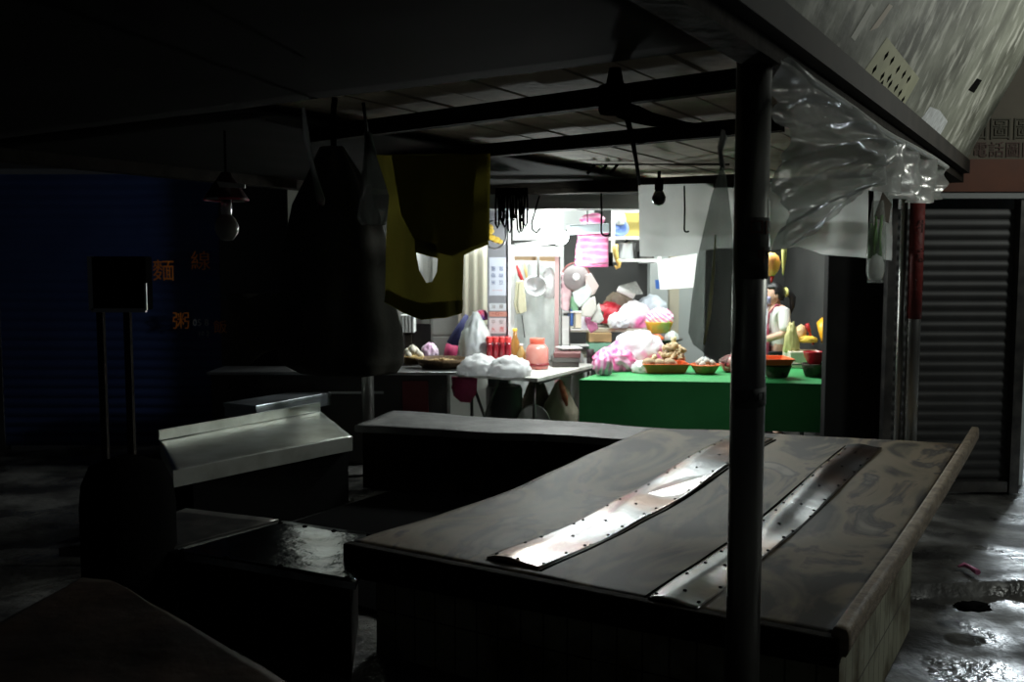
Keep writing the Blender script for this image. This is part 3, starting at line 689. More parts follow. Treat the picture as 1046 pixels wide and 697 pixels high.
# olive cloth bag (pants shape) hanging from the second beam
VY = 3.3
vt = thing('olive_cloth_bag', at(440, 320, VY), 'olive green cloth bag with a handle hole hanging from the roof beam', 'cloth bag')
om_ = mat('olive_cloth', (.19, .172, .03), .85, col2=(.15, .135, .022), scale=8, bump=.2, bscale=120, transl=.6)
def outline_sheet(mb, poly, Y, hole=None, step=2.0, amp=.012, k=0, band=None):
    """triangulated cloth inside an outline with an opening"""
    from mathutils.geometry import delaunay_2d_cdt
    def dens(pl):
        out = []
        for (x0, y0), (x1, y1) in zip(pl, pl[1:]+pl[:1]):
            n = max(1, int(math.hypot(x1-x0, y1-y0)/step/2))
            out += [(x0+(x1-x0)*i/n, y0+(y1-y0)*i/n) for i in range(n)]
        return out
    def inside(x, y, pl):
        c = False
        for (x0, y0), (x1, y1) in zip(pl, pl[1:]+pl[:1]):
            if (y0 > y) != (y1 > y) and x < (x1-x0)*(y-y0)/(y1-y0)+x0: c = not c
        return c
    A = dens(poly); B = dens(hole) if hole else []
    pts = A+B; edges = [(i, (i+1) % len(A)) for i in range(len(A))]+[(len(A)+i, len(A)+(i+1) % len(B)) for i in range(len(B))]
    xs = [p[0] for p in poly]; ys = [p[1] for p in poly]; x = min(xs)
    while x < max(xs):
        y = min(ys)
        while y < max(ys):
            if inside(x, y, poly) and not (hole and inside(x, y, hole)): pts.append((x+random.uniform(-.3, .3), y+random.uniform(-.3, .3)))
            y += step*1.7
        x += step*1.7
    vs, es, fs, *_ = delaunay_2d_cdt([Vector(p) for p in pts], edges, [], 0, 1e-4)
    V_ = []
    for v in vs:
        p = at(v.x, v.y, Y); p.y += amp*math.sin(v.x*.13+k)+amp*1.2*mnoise.noise(Vector((v.x*.03, v.y*.02, k))); V_.append(mb.bm.verts.new(p))
    for f in fs:
        c = sum((vs[i] for i in f), Vector((0, 0)))/len(f)
        if inside(c.x, c.y, poly) and not (hole and inside(c.x, c.y, hole)):
            try: mb.bm.faces.new([V_[i] for i in f]).smooth = True
            except ValueError: pass
body = [(384, 158), (440, 160), (501, 157), (500, 200), (499, 250), (486, 255), (474, 261), (473, 290), (472, 319), (455, 324), (430, 326), (412, 318), (393, 308), (394, 240), (397, 200)]
hole = [(425, 258), (438, 262), (447, 264), (446, 278), (441, 288), (435, 289), (428, 276)]
mb = MB(); outline_sheet(mb, body, VY, hole, 2.0, k=1); part(vt, 'back_panel', mb, om_, world=True)
front = [(400, 158), (501, 157), (500, 246), (480, 253), (462, 262), (438, 256), (424, 247), (410, 220)]
mb = MB(); outline_sheet(mb, front, VY-.03, None, 2.4, k=2); part(vt, 'front_panel', mb, om_, world=True)
hem = mat('olive_hem', (.2, .19, .06), .85, bump=.2, bscale=100, transl=.6)
mb = MB(); outline_sheet(mb, [(394, 295), (410, 303), (430, 310), (455, 308), (473, 306), (472.5, 320), (455, 325), (430, 327), (411, 319), (392, 309)], VY-.012, None, 2, k=1); part(vt, 'hem_band', mb, hem, world=True, label='lighter olive hem')
mb = MB(); outline_sheet(mb, [(424, 243), (446, 250), (447, 262), (437, 262), (424, 257)], VY-.045, None, 1.6, k=1); part(vt, 'handle_tab', mb, hem, world=True)

# hanging sacks in the dark
def sack(name, prof, Y, m, label, cat, depth=.6, k=0, solid=False):
    def f(a, b):
        i = min(len(prof)-2, int(b*(len(prof)-1))); g = b*(len(prof)-1)-i
        l, r_, y = [prof[i][q]+(prof[i+1][q]-prof[i][q])*g for q in range(3)]
        ang = a*2*math.pi; cx, hw = (l+r_)/2, (r_-l)/2
        p = at(cx+hw*math.cos(ang), y, Y); p.y += hw*P(Y)*depth*math.sin(ang)
        n = mnoise.noise(Vector((math.cos(ang)*1.5, math.sin(ang)*1.5, b*3+k)))*.02+.008*math.sin(ang*7+k+b*3)
        p.x += n*math.cos(ang); p.y += n*math.sin(ang); return p
    mb = MB(); Vv = mb.quadgrid(f, 48, 40, close_u=True)
    mb.bm.faces.new([c[-1] for c in Vv]); mb.bm.faces.new([c[0] for c in Vv][::-1])
    return mb
SY = 3.9
bs = thing('hanging_sack', at(350, 380, SY), 'big dark grey sack hanging between the olive bag and the pendant lamp', 'sack')
mb = sack('sack', [(330, 352, 150), (318, 368, 175), (300, 385, 210), (292, 394, 245), (287, 398, 280), (284, 402, 310), (284, 409, 335), (285, 412, 355), (290, 411, 370), (310, 404, 381), (340, 380, 384)], SY, None, '', '')
sack_m = mat('dark_sack', (.10, .10, .085), .7, col2=(.06, .06, .05), scale=5, bump=.3, bscale=10)
part(bs, 'cloth', mb, sack_m, world=True)
mb = MB(); mb.tube([at(341, 152, SY), at(340, 120, SY), at(342, 100, SY)], .012, n=8); part(bs, 'rope', mb, M['black'], world=True)
cb2 = thing('clear_bag', at(382, 215, 3.5), 'small clear plastic bag hanging left of the olive cloth bag', 'bag')
mb = sack('bag', [(374, 377, 135), (373, 380, 150), (372, 388, 170), (368, 396, 190), (366, 398, 205), (366, 398, 222), (372, 394, 230)], 3.5, None, '', '', k=3)
part(cb2, 'film', mb, clear('bag_film_2', (.55, .57, .55), .4, (.25, .26, .25), .15, bump=.3), world=True)
mb = MB(); mb.tube([at(375, 137, 3.5), at(373, 120, 3.5), at(371, 105, 3.5)], .006, n=8); part(cb2, 'tie', mb, M['dark_steel'], world=True)
cb3 = thing('clear_strip', at(322, 195, 3.6), 'twisted strip of clear film hanging left of the big dark sack', 'plastic strip')
mb = MB(); mb.tube([at(x, y, 3.4) for x, y in ((310, 110), (313, 140), (318, 165), (323, 185), (328, 205), (330, 210))], [.006, .012, .008, .011, .016, .006], n=8); part(cb3, 'film', mb, clear('strip_film', (.6, .6, .6), .5, (.4, .4, .4), .15), world=True)
cl = MB(); outline_sheet(cl, [(232, 300), (290, 300), (292, 352), (268, 362), (255, 373), (247, 372), (238, 348)], 4.0, None, 2.5, k=4, amp=.02)
solo('hanging_cloth', cl, mat('dim_cloth', (.14, .14, .12), .8, transl=.2), 'thin dark cloth with pale lower edge hanging left of the sack', 'cloth', solid=.004)

# pendant lamp, unlit, at the left
pd = thing('pendant_lamp', at(231, 204, 4.6), 'unlit pendant lamp with red and white shade hanging at the left', 'lamp')
c = at(231, 204, 4.6); r0 = 21.5*P(4.6)
mb = MB(); mb.lathe([(r0, 0), (r0*.97, .012), (r0*.55, .075), (r0*.3, .11), (.022, .13)], c, n=36, cap=False); part(pd, 'shade', mb, mat('shade_dark', (.07, .03, .03), .4), world=True, solid=.003)
mb = MB(); mb.tube([c+Vector((r0*math.cos(t), r0*math.sin(t), 0)) for t in [k*2*math.pi/40 for k in range(40)]], .006, n=8, closed=True); part(pd, 'rim', mb, stripes('rim_red_white', (.8, .8, .8), (.75, .12, .2), 2.2, rot=(0, 0, .4), dist=0), world=True, label='red and white rim')
mb = MB(); mb.lathe([(.02, -.06), (.026, -.05), (.026, .03), (.012, .04), (.012, .13)], c+Vector((0, 0, -.02)), n=16); part(pd, 'socket', mb, M['steel'], world=True)
mb = MB(); mb.lathe([(.001, -.2), (.03, -.195), (.052, -.165), (.058, -.13), (.045, -.095), (.022, -.07), (.02, -.05)], c, n=24); part(pd, 'bulb', mb, mat('bulb_glass', (.35, .36, .34), .06, coat=1), world=True)
mb = MB(); mb.tube([c+Vector((0, 0, .1)), c+Vector((0, 0, .62))], .006, n=8); part(pd, 'cord', mb, M['black'], world=True)
c2 = at(236, 189, 4.55)
mb = MB(); mb.slab([at(221, 185, 4.5), at(250, 188.5, 4.5), at(250, 192.5, 4.5), at(224, 191, 4.5)], (0, .015, 0)); part(pd, 'white_plate', mb, M['white_paint'], world=True)

# framed black box on thin legs, left
fb_ = thing('framed_box', at(121, 345, 5.2)*1, 'black box with bare metal edges standing on thin metal legs at the left', 'box')
q0, q1 = at(93, 262, 5.2), at(150, 317, 5.2)
mb = MB(); mb.box(((q0.x+q1.x)/2, 5.25, (q0.z+q1.z)/2), (q1.x-q0.x, .1, q0.z-q1.z), bevel=.01); part(fb_, 'case', mb, M['black'], world=True)
mb = MB(); mb.bar((q0.x, 5.19, q0.z), (q0.x, 5.19, q1.z), .025, .025); mb.bar((q0.x, 5.19, q1.z), (q1.x, 5.19, q1.z), .025, .022); mb.bar((q1.x, 5.19, q1.z), (q1.x, 5.19, q1.z+.15), .012, .012); part(fb_, 'metal_edge', mb, M['steel'], world=True)
for xx in (q0.x+.02, q0.x+.17):
    mb = MB(); mb.box((xx, 5.25, q1.z/2), (.035, .035, q1.z)); part(fb_, 'leg', mb, M['black_wood'], world=True)
# dark drum and timber board at the left edge
dr = MB(); p = at(128, 430, 4.2); dr.lathe([(.2, 0), (.205, .02), (.205, .62), (.195, .72), (.16, .8), (.05, .84)], (p.x, p.y, 0), n=36, sx=1.0); solo('drum', dr, M['black'], 'black drum standing left of the stainless counter', 'drum')
bq = [onz(x, y, .72) for x, y in ((-140, 700), (310, 705), (112, 592), (84, 589))]
tb = thing('timber_table', ((bq[0].x+bq[2].x)/2, (bq[0].y+bq[2].y)/2, 0), 'dark brown timber table corner at the lower left, nearest the camera', 'table')
mb = MB(); slabgrid(mb, bq[0]+Vector((0, -.5, 0)), onz(420, 770, .72), bq[2], bq[3], .05, 30, 30, w=lambda p: .008*mnoise.noise(p*5)); part(tb, 'table_top', mb, M['brown_board'], world=True)
for px, py in ((110, 610), (150, 690)):
    p = onz(px, py, .7); mb = MB(); mb.box((p.x-.05, p.y-.1, .33), (.07, .07, .66)); part(tb, 'leg', mb, M['black_wood'], world=True)

# debris on the wet street
mb = MB(); mb.tube([onz(x, y, .02) for x, y in ((979, 579), (985, 577), (991, 580), (999, 585))], [.006, .014, .012, .016], n=6); solo('pink_tie', mb, M['pink'], 'crumpled pink plastic tie lying on the wet street', 'plastic scrap')
mb = MB(); mb.blob(onz(993, 621, .0), (.16, .1, .025), 3, amp=.5, sub=3, flat=0); solo('dirt_clod', mb, M['black'], 'black muddy clump on the bright wet patch of street', 'dirt')

# ------------------------------------------------------------------ the lit shop: tables
GZ = .75
def mid(qs): return sum(qs, Vector())/len(qs)
gt = thing('market_table', (1.7, 8.3, 0), 'long market table under a green cloth, in front of the shop worker', 'table')
q = [onz(592, 388, GZ), onz(855, 393, GZ), onz(842, 377, GZ), onz(632, 371.5, GZ)]
q[1].x = 2.72; q[2].x = 2.86; q[2].y = 8.95; q[3].y = 8.95
mb = MB()
fr = [q[0], q[1]]
def cl_top(a, b):
    p = bil(q[0], q[1], q[2], q[3], a, b); p.z += .004*mnoise.noise(p*3); return p
mb.quadgrid(cl_top, 30, 12)
def drape(p0, p1, out, drop):
    def f(a, b):
        p = p0.lerp(p1, a); k = b*drop
        p = p+out*(.012*math.sin(a*23)*b+.02*mnoise.noise(Vector((a*6, b, 2)))*b+.004); p.z = GZ-k+.004*(1-b)*mnoise.noise(p*3); return p
    return f
mb.quadgrid(drape(q[0], q[1], Vector((0, -1, 0)), .395), 60, 10); mb.quadgrid(drape(q[1], q[2], Vector((1, 0, 0)), .395), 20, 8); mb.quadgrid(drape(q[3], q[0], Vector((-1, 0, 0)), .395), 20, 8)
part(gt, 'green_cloth', mb, M['green'], world=True)
mb = MB(); mb.slab([p+Vector((0, 0, -.012)) for p in (q[0]+Vector((.02, .02, 0)), q[1]+Vector((-.02, .02, 0)), q[2], q[3])], (0, 0, -.03)); part(gt, 'table_board', mb, M['brown_board'], world=True)
for p in (q[0]+Vector((.25, .15, 0)), q[1]+Vector((-.15, .15, 0)), q[2]+Vector((-.1, -.1, 0)), q[3]+Vector((.1, -.1, 0))):
    mb = MB(); mb.tube([(p.x, p.y, 0), (p.x, p.y, GZ-.04)], .02, n=10); part(gt, 'leg', mb, M['steel'], world=True)
def ontab(px, py): return onz(px, py, GZ+.006)
# trays and baskets
def tray(name, px0, px1, py, w_in, h, m, label, cat, z=GZ+.006, dy=.28, taper=.82, group=None, Y=None):
    a, b = onz(px0, py, z), onz(px1, py, z); c = (a+b)/2; L_ = (b-a).length
    t = thing(name, (c.x, c.y+dy/2, z), label, cat, group)
    mb = MB()
    prof = [(taper, 0), (1, h), (1.05, h+.004), (1.05, h-.012)]
    def ring(k, zz, ins=0): return [Vector((sx*(L_/2*k-ins), sy*(dy/2*k-ins), zz)) for sx, sy in ((-1, -1), (1, -1), (1, 1), (-1, 1))]
    rings = [ring(taper, 0), ring(.96, h), ring(1.03, h), ring(1.03, h-.01), ring(1.035, h+.006), ring(.95, h+.006), ring(taper, .01, .006)]
    rings = [ring(taper, 0), ring(.97, h-.012), ring(1.03, h-.012), ring(1.03, h), ring(.95, h), ring(taper-.03, .008)]
    V_ = [[mb.bm.verts.new(p) for p in r_] for r_ in rings]
    for A, B in zip(V_, V_[1:]):
        for k in range(4): mb.bm.faces.new((A[k], A[(k+1) % 4], B[(k+1) % 4], B[k]))
    mb.bm.faces.new(V_[0][::-1]); mb.bm.faces.new(V_[-1])
    me = mb.mesh(name, m); o = bpy.data.objects.new('tray_body', me); C.objects.link(o); o.parent = t
    k = o.modifiers.new('bevel', 'BEVEL'); k.width = .008; k.segments = 2
    return t, c+Vector((0, dy/2, 0)), L_
tr, c, L_ = tray('orange_tray', 658, 705, 382, 0, .085, mat('orange_tray', (.85, .16, .03), .35, col2=(.55, .07, .015), scale=3), 'orange red plastic tray heaped with ginger at the front of the green table', 'tray', dy=.34)
gm = mat('ginger_skin', (.64, .48, .29), .7, col2=(.5, .35, .19), scale=25, bump=.3, bscale=60)
gm2 = mat('ginger_dark', (.45, .33, .2), .7, col2=(.34, .24, .14), scale=25, bump=.3, bscale=60)
rnd = random.Random(11)
for k in range(34):
    if k < 12: x = rnd.uniform(-.16, .16); yy = rnd.uniform(-.1, .12); zz_ = .06
    elif k < 24: x = rnd.uniform(-.08, .17); yy = rnd.uniform(-.06, .12); zz_ = .11+rnd.uniform(0, .04)
    else: x = rnd.uniform(.02, .16); yy = rnd.uniform(0, .12); zz_ = .17+rnd.uniform(0, .06)
    p = c+Vector((x, yy, zz_)); a = rnd.uniform(0, 6.28); el = rnd.uniform(-.3, .9); mb = MB()
    dd = Vector((math.cos(a)*math.cos(el), math.sin(a)*math.cos(el), math.sin(el))); L2 = rnd.uniform(.03, .06); R2 = rnd.uniform(.018, .027)
    pts = [p-dd*L2, p-dd*L2*.7, p-dd*L2*.2, p+dd*L2*.2+Vector((0, 0, .006)), p+dd*L2*.8, p+dd*L2]
    mb.tube(pts, [R2*.5, R2, R2*.8, R2*1.1, R2*.8, R2*.35], n=8)
    for q2 in range(2):
        s = rnd.uniform(-.6, .6); e2 = Vector((rnd.uniform(-1, 1), rnd.uniform(-1, 1), rnd.uniform(-.2, 1))).normalized(); o2 = p+dd*L2*s
        mb.tube([o2, o2+e2*R2*1.4, o2+e2*R2*2.0], [R2*.6, R2*.62, R2*.3], n=7)
    solo('ginger_root', mb, gm if k % 5 else gm2, 'knobbly ginger root in the heap on the orange tray', 'ginger', 'ginger roots heaped on the orange tray')
p = c+Vector((.09, .04, .26)); mb = MB(); mb.tube([p, p+Vector((0, 0, .03)), p+Vector((.003, 0, .055))], [.022, .024, .02], n=10)
solo('cut_root', mb, mat('cut_root', (.85, .75, .45), .5), 'pale yellow cut root standing on top of the ginger heap', 'root')
for k, (x, r_) in enumerate(((-.15, .055), (-.06, .05), (.03, .052))):
    mb = MB(); mb.blob(c+Vector((x, -.09, .05)), (r_*2.2, r_*1.8, r_*1.5), 20+k, amp=.1, sub=3, flat=-.8)
    solo('taro', mb, gm2, ('round brown root at the left front of the orange tray', 'round brown root at the middle front of the orange tray', 'round brown root at the right front of the orange tray')[k], 'root vegetable')
def bowl(name, px0, px1, py, h, m, label, cat, z=GZ+.006, group=None, dz=0, lowr=.7, Y=None):
    a, b = onz(px0, py, z), onz(px1, py, z); c = (a+b)/2; r_ = (b-a).length/2; c.y += r_
    t = thing(name, (c.x, c.y, z), label, cat, group)
    mb = MB(); mb.lathe([(r_*lowr*.9, 0), (r_*lowr, .004), (r_*.92, h*.6), (r_, h-.012), (r_*1.03, h), (r_*.95, h), (r_*.85, h*.55), (r_*lowr*.85, .012), (.001, .01)], n=32); part(t, 'bowl_body', mb, m)
    return t, c, r_
wick = mat('wicker', (.42, .2, .06), .6, col2=(.28, .12, .035), scale=20, bump=.4, bscale=60)
t_, c, r_ = bowl('basket', 709, 737, 383, .075, wick, 'brown round basket right of the ginger tray', 'basket')
mb = MB(); mb.tube([Vector((r_*1.01*math.cos(k*.1571), r_*1.01*math.sin(k*.1571), .075)) for k in range(40)], .009, n=6, closed=True); part(t_, 'rim', mb, M['orange'])
gx = mat('garlic', (.62, .58, .52), .6, col2=(.5, .46, .4), scale=15)
gy = mat('grey_root', (.3, .31, .33), .6, col2=(.42, .41, .4), scale=15)
for k in range(9):
    a = k*2.4; rr_ = .07*math.sqrt(k/9); mb = MB(); mb.blob(c+Vector((rr_*math.cos(a)*1.2, rr_*math.sin(a), .05+.028*(1-k/9)*1.6)), (.065, .055, .055), 40+k, amp=.08, sub=2, flat=-.7, top=.5)
    solo('garlic_bulb', mb, gy if k % 3 == 0 else gx, 'bulb lying in the brown round basket right of the ginger', 'garlic', 'bulbs in the brown round basket')
t_, c, r_ = bowl('spotted_bowl', 738, 764, 381, .08, mat('spotted_red', (.5, .05, .06), .5, col2=(.75, .6, .5), scale=30, lo=.5, hi=.6), 'red and white spotted bag of goods half hidden by the near post', 'bag')
mb = MB(); mb.blob((0, 0, .05), (r_*1.9, r_*1.8, .1), 9, amp=.2, sub=3); part(t_, 'filling', mb, mat('spotted_fill', (.45, .05, .08), .5, col2=(.8, .6, .55), scale=30))
bd = mat('dark_basket', (.07, .05, .03), .7, col2=(.03, .022, .015), scale=25, bump=.5, bscale=50)
t_, c, r_ = bowl('basket', 783, 812, 387, .1, bd, 'dark basket under the orange tray, in front of the shop worker', 'basket', lowr=.75)
mb = MB(); mb.box((c.x-.03, c.y-.02, GZ+.13), (.36, .3, .012), .1); solo('cover_sheet', mb, M['steel'], 'thin grey sheet lying over the dark basket in front of the worker', 'sheet')
tray('orange_tray', 776, 812, 374, 0, .055, M['orange'], 'bright orange tray on the grey sheet in front of the shop worker', 'tray', z=GZ+.14, dy=.34)
t_, c, r_ = bowl('basket', 823, 850, 386, .11, bd, 'dark basket under the red bowl at the right end of the green table', 'basket', lowr=.75)
t2, c2, r2 = bowl('red_bowl', 824, 846, 373, .11, mat('red_bowl', (.42, .015, .025), .25), 'deep red plastic bowl resting in the dark basket at the right end of the table', 'bowl', z=GZ+.1, lowr=.6)
# utensil heap right of the worker
mb = MB(); mb.box((2.74, 8.8, .757+.075), (.32, .26, .15)); solo('cream_box', mb, mat('cream_board', (.6, .55, .42), .6), 'cream box under the yellow bags at the right end of the green table', 'box', bev=.006)
def upb(name, px, py, Y, size, m, label, cat, seed, **k):
    b = at(px, py, Y); mb = MB(); mb.blob(b, size, seed, **k); return solo(name, mb, m, label, cat)
yb = mat('olive_yellow_bag', (.45, .42, .17), .5, bump=.3)
upb('paper_bag', 808, 359, 8.8, (.135, .1, .25), yb, 'dull yellow bag standing right behind the worker', 'bag', 51, amp=.25, top=.15, flat=-.1)
upb('bread_loaf', 818, 345, 8.9, (.1, .1, .12), mat('tan', (.7, .47, .25), .6), 'tan lump behind the dull yellow bag', 'food', 52, amp=.12)
upb('yellow_bag', 825, 350, 8.82, (.17, .1, .06), M['yellow'], 'flat yellow bag beside the red bowl', 'bag', 53, amp=.2)
mb = MB(); a, b = at(824, 331, 8.85), at(831, 350, 8.85); mb.tube([a, a.lerp(b, .4), a.lerp(b, .45), b+Vector((0, 0, -.02))], [.02, .016, .01, .01], n=10); solo('red_spatula', mb, M['red'], 'red handled spatula sticking up beside the yellow basin', 'spatula')
bas = MB(); p = at(838, 340, 8.9); R = Matrix.Rotation(math.radians(75), 3, 'Y') @ Matrix.Rotation(.3, 3, 'X')
bas.lathe([(.001, 0), (.09, 0), (.13, .05), (.14, .05), (.1, -.01), (.001, -.012)], p, n=32, rot=R, cap=False); solo('yellow_basin', bas, mat('amber', (.9, .45, .03), .35), 'amber yellow basin standing on edge by the pillar', 'basin', solid=.004)

# hanging things above the worker
lg = thing('orange_lantern', at(790, 282, 8.4), 'orange lantern like ornament hanging above the worker', 'ornament')
mb = MB(); mb.lathe([(.001, -.1), (.04, -.09), (.075, -.04), (.09, .02), (.07, .08), (.03, .11), (.001, .115)], at(787, 271, 8.4), n=20); part(lg, 'globe', mb, mat('lantern_orange', (.95, .4, .12), .5, col2=(1, .75, .2), scale=9), world=True)
mb = MB(); mb.tube([at(789, 282, 8.4), at(788, 289, 8.4)], [.02, .006], n=8); part(lg, 'tassel', mb, M['red'], world=True)
mb = MB(); mb.tube([at(789, 259, 8.4), at(789, 246, 8.4)], .004, n=6); part(lg, 'string', mb, M['black'], world=True)
mb = MB(); mb.tube([at(801, 250, 8.3), at(801, 262, 8.3), at(800, 279, 8.3), at(800, 281, 8.3)], [.022, .022, .008, .003], n=14); solo('yellow_cone', mb, mat('pale_yellow', (.7, .68, .2), .5), 'pale yellow cone hanging beside the orange lantern', 'ornament')

# ------------------------------------------------------------------ folding table with bags and jars
FZ = .76
fq = [onz(467, 381, FZ), onz(549, 386.5, FZ), onz(612, 371, FZ), onz(513, 369.5, FZ)]
ft = thing('folding_table', (mid(fq).x, mid(fq).y, 0), 'folding table carrying white bags and jars left of the green table', 'table')
mb = MB(); mb.slab(fq, (0, 0, -.035)); part(ft, 'table_top', mb, mat('worn_white', (.72, .72, .68), .5, col2=(.5, .49, .45), scale=8), world=True, bev=.006)
def lerp4(s, t): return bil(*fq, s, t)
for s, t_ in ((.12, .1), (.88, .1), (.1, .9), (.93, .93)):
    p = lerp4(s, t_); mb = MB(); mb.tube([(p.x, p.y, FZ-.03), (p.x, p.y, .01)], .014, n=8); part(ft, 'leg', mb, M['dark_steel'], world=True)
for (s0, t0), (s1, t1) in (((.1, .1), (.45, .1)), ((.45, .12), (.1, .12))):
    a, b = lerp4(s0, t0), lerp4(s1, t1); mb = MB(); mb.tube([(a.x, a.y, FZ-.04), (b.x, b.y, .04)], .013, n=8); part(ft, 'brace', mb, M['dark_steel'], world=True)
mb = MB(); a, b = lerp4(.98, .05), lerp4(.98, .95); mb.tube([a+Vector((0, 0, -.05)), b+Vector((0, 0, -.05))], .01, n=8); part(ft, 'rail', mb, M['dark_steel'], world=True)
WB = M['white_plastic']
def onF(px, py): return onz(px, py, FZ+.002)
def tbag(px, py, size, seed, label, m=None, z=FZ+.002, name='plastic_bag', cat='bag', dy=.1, **k):
    b = onz(px, py, z); b.y += dy; mb = MB(); mb.blob(b, size, seed, **k); return solo(name, mb, m or WB, label, cat)
tbag(489, 384, (.36, .26, .165), 1, 'white plastic bag on the folding table, left of the two in front', amp=.2, flat=-.3)
tbag(521, 385.5, (.33, .24, .165), 2, 'white plastic bag on the folding table, right of the two in front', amp=.22, flat=-.3)
# red jars, two rows
jm, jl = mat('red_jar', (.27, .02, .03), .12, coat=.5), mat('red_lid', (.8, .07, .07), .35)
def jar(base, r_, h, body, lid, label, group=None, name='jar', lidr=.85, lidh=.03, neck=.9):
    t = thing(name, base, label, 'jar', group)
    mb = MB(); mb.lathe([(r_*.9, 0), (r_, .012), (r_, h*.78), (r_*neck, h*.9), (r_*lidr*.92, h)], n=22); part(t, 'glass', mb, body)
    mb = MB(); mb.lathe([(r_*lidr, h-.005), (r_*lidr*1.05, h), (r_*lidr*1.05, h+lidh-.004), (r_*lidr, h+lidh)], n=22); part(t, 'lid', mb, lid)
    return t
b0 = onF(497, 362); 
j0 = None
for k in range(4):
    for rw in range(2):
        loc = Vector((at(500+k*6.4, 350, 8.5).x, 8.44+rw*.065, FZ+.002))
        lb = ('red lidded jar in the front row of jars on the folding table', 'red lidded jar in the back row of jars on the folding table')[rw]
        gp = ('front row of red jars', 'back row of red jars')[rw]
        if j0 is None: j0 = jar(loc, .029, .255, jm, jl, lb, gp, lidr=.9, lidh=.045)
        else:
            r2_ = j0.copy(); C.objects.link(r2_); r2_.location = loc; r2_['label'] = lb; r2_['group'] = gp
            for ch in list(j0.children):
                cc = ch.copy(); C.objects.link(cc); cc.parent = r2_
pj = jar(onF(549, 378)+Vector((0, .1, 0)), .105, .235, mat('pink_jar', (.72, .33, .28), .2, col2=(.65, .2, .17), scale=5, coat=.4), mat('coral_lid', (.85, .16, .1), .4), 'big pink filled jar with coral lid on the folding table', name='big_jar', lidr=.62, lidh=.045, neck=.82)
mb = MB(); mb.lathe([(.1075, .03), (.1075, .055)], n=24, cap=False); part(pj, 'sauce', mb, M['dark_red'], solid=.002)
# dark flat boxes
bb = onF(577, 375)
for k in range(3):
    mb = MB(); mb.box((bb.x+.02*k-.01, bb.y+.12, FZ+.022+k*.045), (.25, .3, .042), .12-.1*k, bevel=.004); 
    solo('flat_box', mb, mat('flat_box_%d' % k, ((.05, .045, .04), (.09, .09, .085), (.16, .07, .07))[k], .5), ('black flat box at the bottom of the stack right of the pink jar', 'grey flat box in the middle of the stack right of the pink jar', 'maroon flat box on top of the stack right of the pink jar')[k], 'box')
mb = MB(); p = onz(583, 360, .9); mb.box((p.x, 9.0, FZ+.16), (.2, .2, .012), .3); solo('white_board', mb, M['white_paint'], 'thin white board leaning over the flat boxes by the shop shelf', 'board')
# bottles behind the jars
def bottle(px, py, Y, r_, h, m, cap, label, group=None, z=None):
    b = at(px, py, Y)
    if z is not None: b.z = z
    t = thing('bottle', b, label, 'bottle', group); mb = MB(); mb.lathe([(r_*.9, 0), (r_, .01), (r_, h*.62), (r_*.45, h*.8), (r_*.4, h*.93)], n=18); part(t, 'body', mb, m)
    mb = MB(); mb.lathe([(r_*.48, h*.92), (r_*.48, h)], n=14); part(t, 'cap', mb, cap); return t
bottle(526, 364, 8.72, .045, .36, mat('amber_bottle', (.32, .15, .035), .25), M['yellow'], 'tall amber bottle right behind the red jars', z=FZ+.002)
bottle(532.5, 367, 8.66, .04, .22, mat('ochre_bottle', (.42, .28, .09), .4), M['white_paint'], 'short ochre bottle right of the tall amber bottle', z=FZ+.002)
# standing white bag with greens and folded cloth behind it
tbag(485.5, 377, (.29, .25, .5), 5, 'tall translucent white bag with greens at its bottom, behind the wicker tray', mat('milky_bag', (.7, .72, .78), .3, col2=(.55, .6, .55), scale=6, transl=.2), amp=.14, flat=-.7, top=.3, dy=.05)
mb = MB(); p = at(492, 327, 8.68); mb.blob(p, (.12, .1, .09), 7, amp=.2); solo('red_bundle', mb, mat('red_navy', (.7, .06, .1), .5, col2=(.08, .04, .2), scale=9), 'red and purple bundle on top of the translucent white bag', 'bundle')
um = thing('folded_umbrella', at(462, 372, 9.15), 'navy and pink folded umbrella leaning left of the translucent white bag', 'umbrella')
a, b = at(477, 322, 9.15), at(462, 352, 9.15); c_ = at(458, 372, 9.15)
mb = MB(); mb.tube([a, a.lerp(b, .5), b], [.02, .045, .06], n=12); part(um, 'upper_cloth', mb, mat('navy', (.03, .035, .13), .7), world=True)
mb = MB(); mb.tube([b, b.lerp(c_, .4), c_], [.06, .065, .05], n=12); part(um, 'lower_cloth', mb, mat('deep_pink', (.55, .05, .16), .6), world=True)

# things under the folding table
pbm = mat('plum_bag', (.5, .05, .15), .5, col2=(.36, .04, .1), scale=8, bump=.3)
hb = thing('plum_bag', at(475, 412, 8.35), 'plum red bag hanging under the left end of the folding table', 'bag')
mb = MB(); outline_sheet(mb, [(462, 385), (487, 386), (486, 402), (480, 411), (471, 410), (464, 404)], 8.3, None, 1.6, k=6, amp=.02); part(hb, 'cloth', mb, pbm, world=True, solid=.05)
mb = MB(); p = at(474, 427, 8.5); mb.lathe([(.05, 0), (.09, .25), (.1, .27)], (p.x, p.y, 0), n=20); solo('blue_bucket', mb, mat('grey_blue', (.12, .16, .2), .6), 'grey blue bucket under the plum bag', 'bucket')
p = at(515, 430, 8.4); mb = MB(); mb.lathe([(.15, 0), (.16, .02), (.165, .6), (.15, .63)], (p.x, p.y, 0), n=28); solo('dark_bin', mb, mat('bin', (.03, .034, .036), .5), 'dark round bin under the folding table', 'bin')
p = at(545, 434, 8.25); mb = MB(); R = Matrix.Rotation(math.radians(78), 3, 'X')
mb.lathe([(.001, .0), (.13, 0), (.145, .05), (.155, .055), (.157, .048), (.135, -.006), (.001, -.008)], (p.x, 8.3, .27), n=40, rot=R, cap=False, sy=1.25); solo('metal_basin', mb, mat('basin_metal', (.5, .51, .5), .35, .9), 'round metal basin leaning on its edge under the folding table', 'basin')
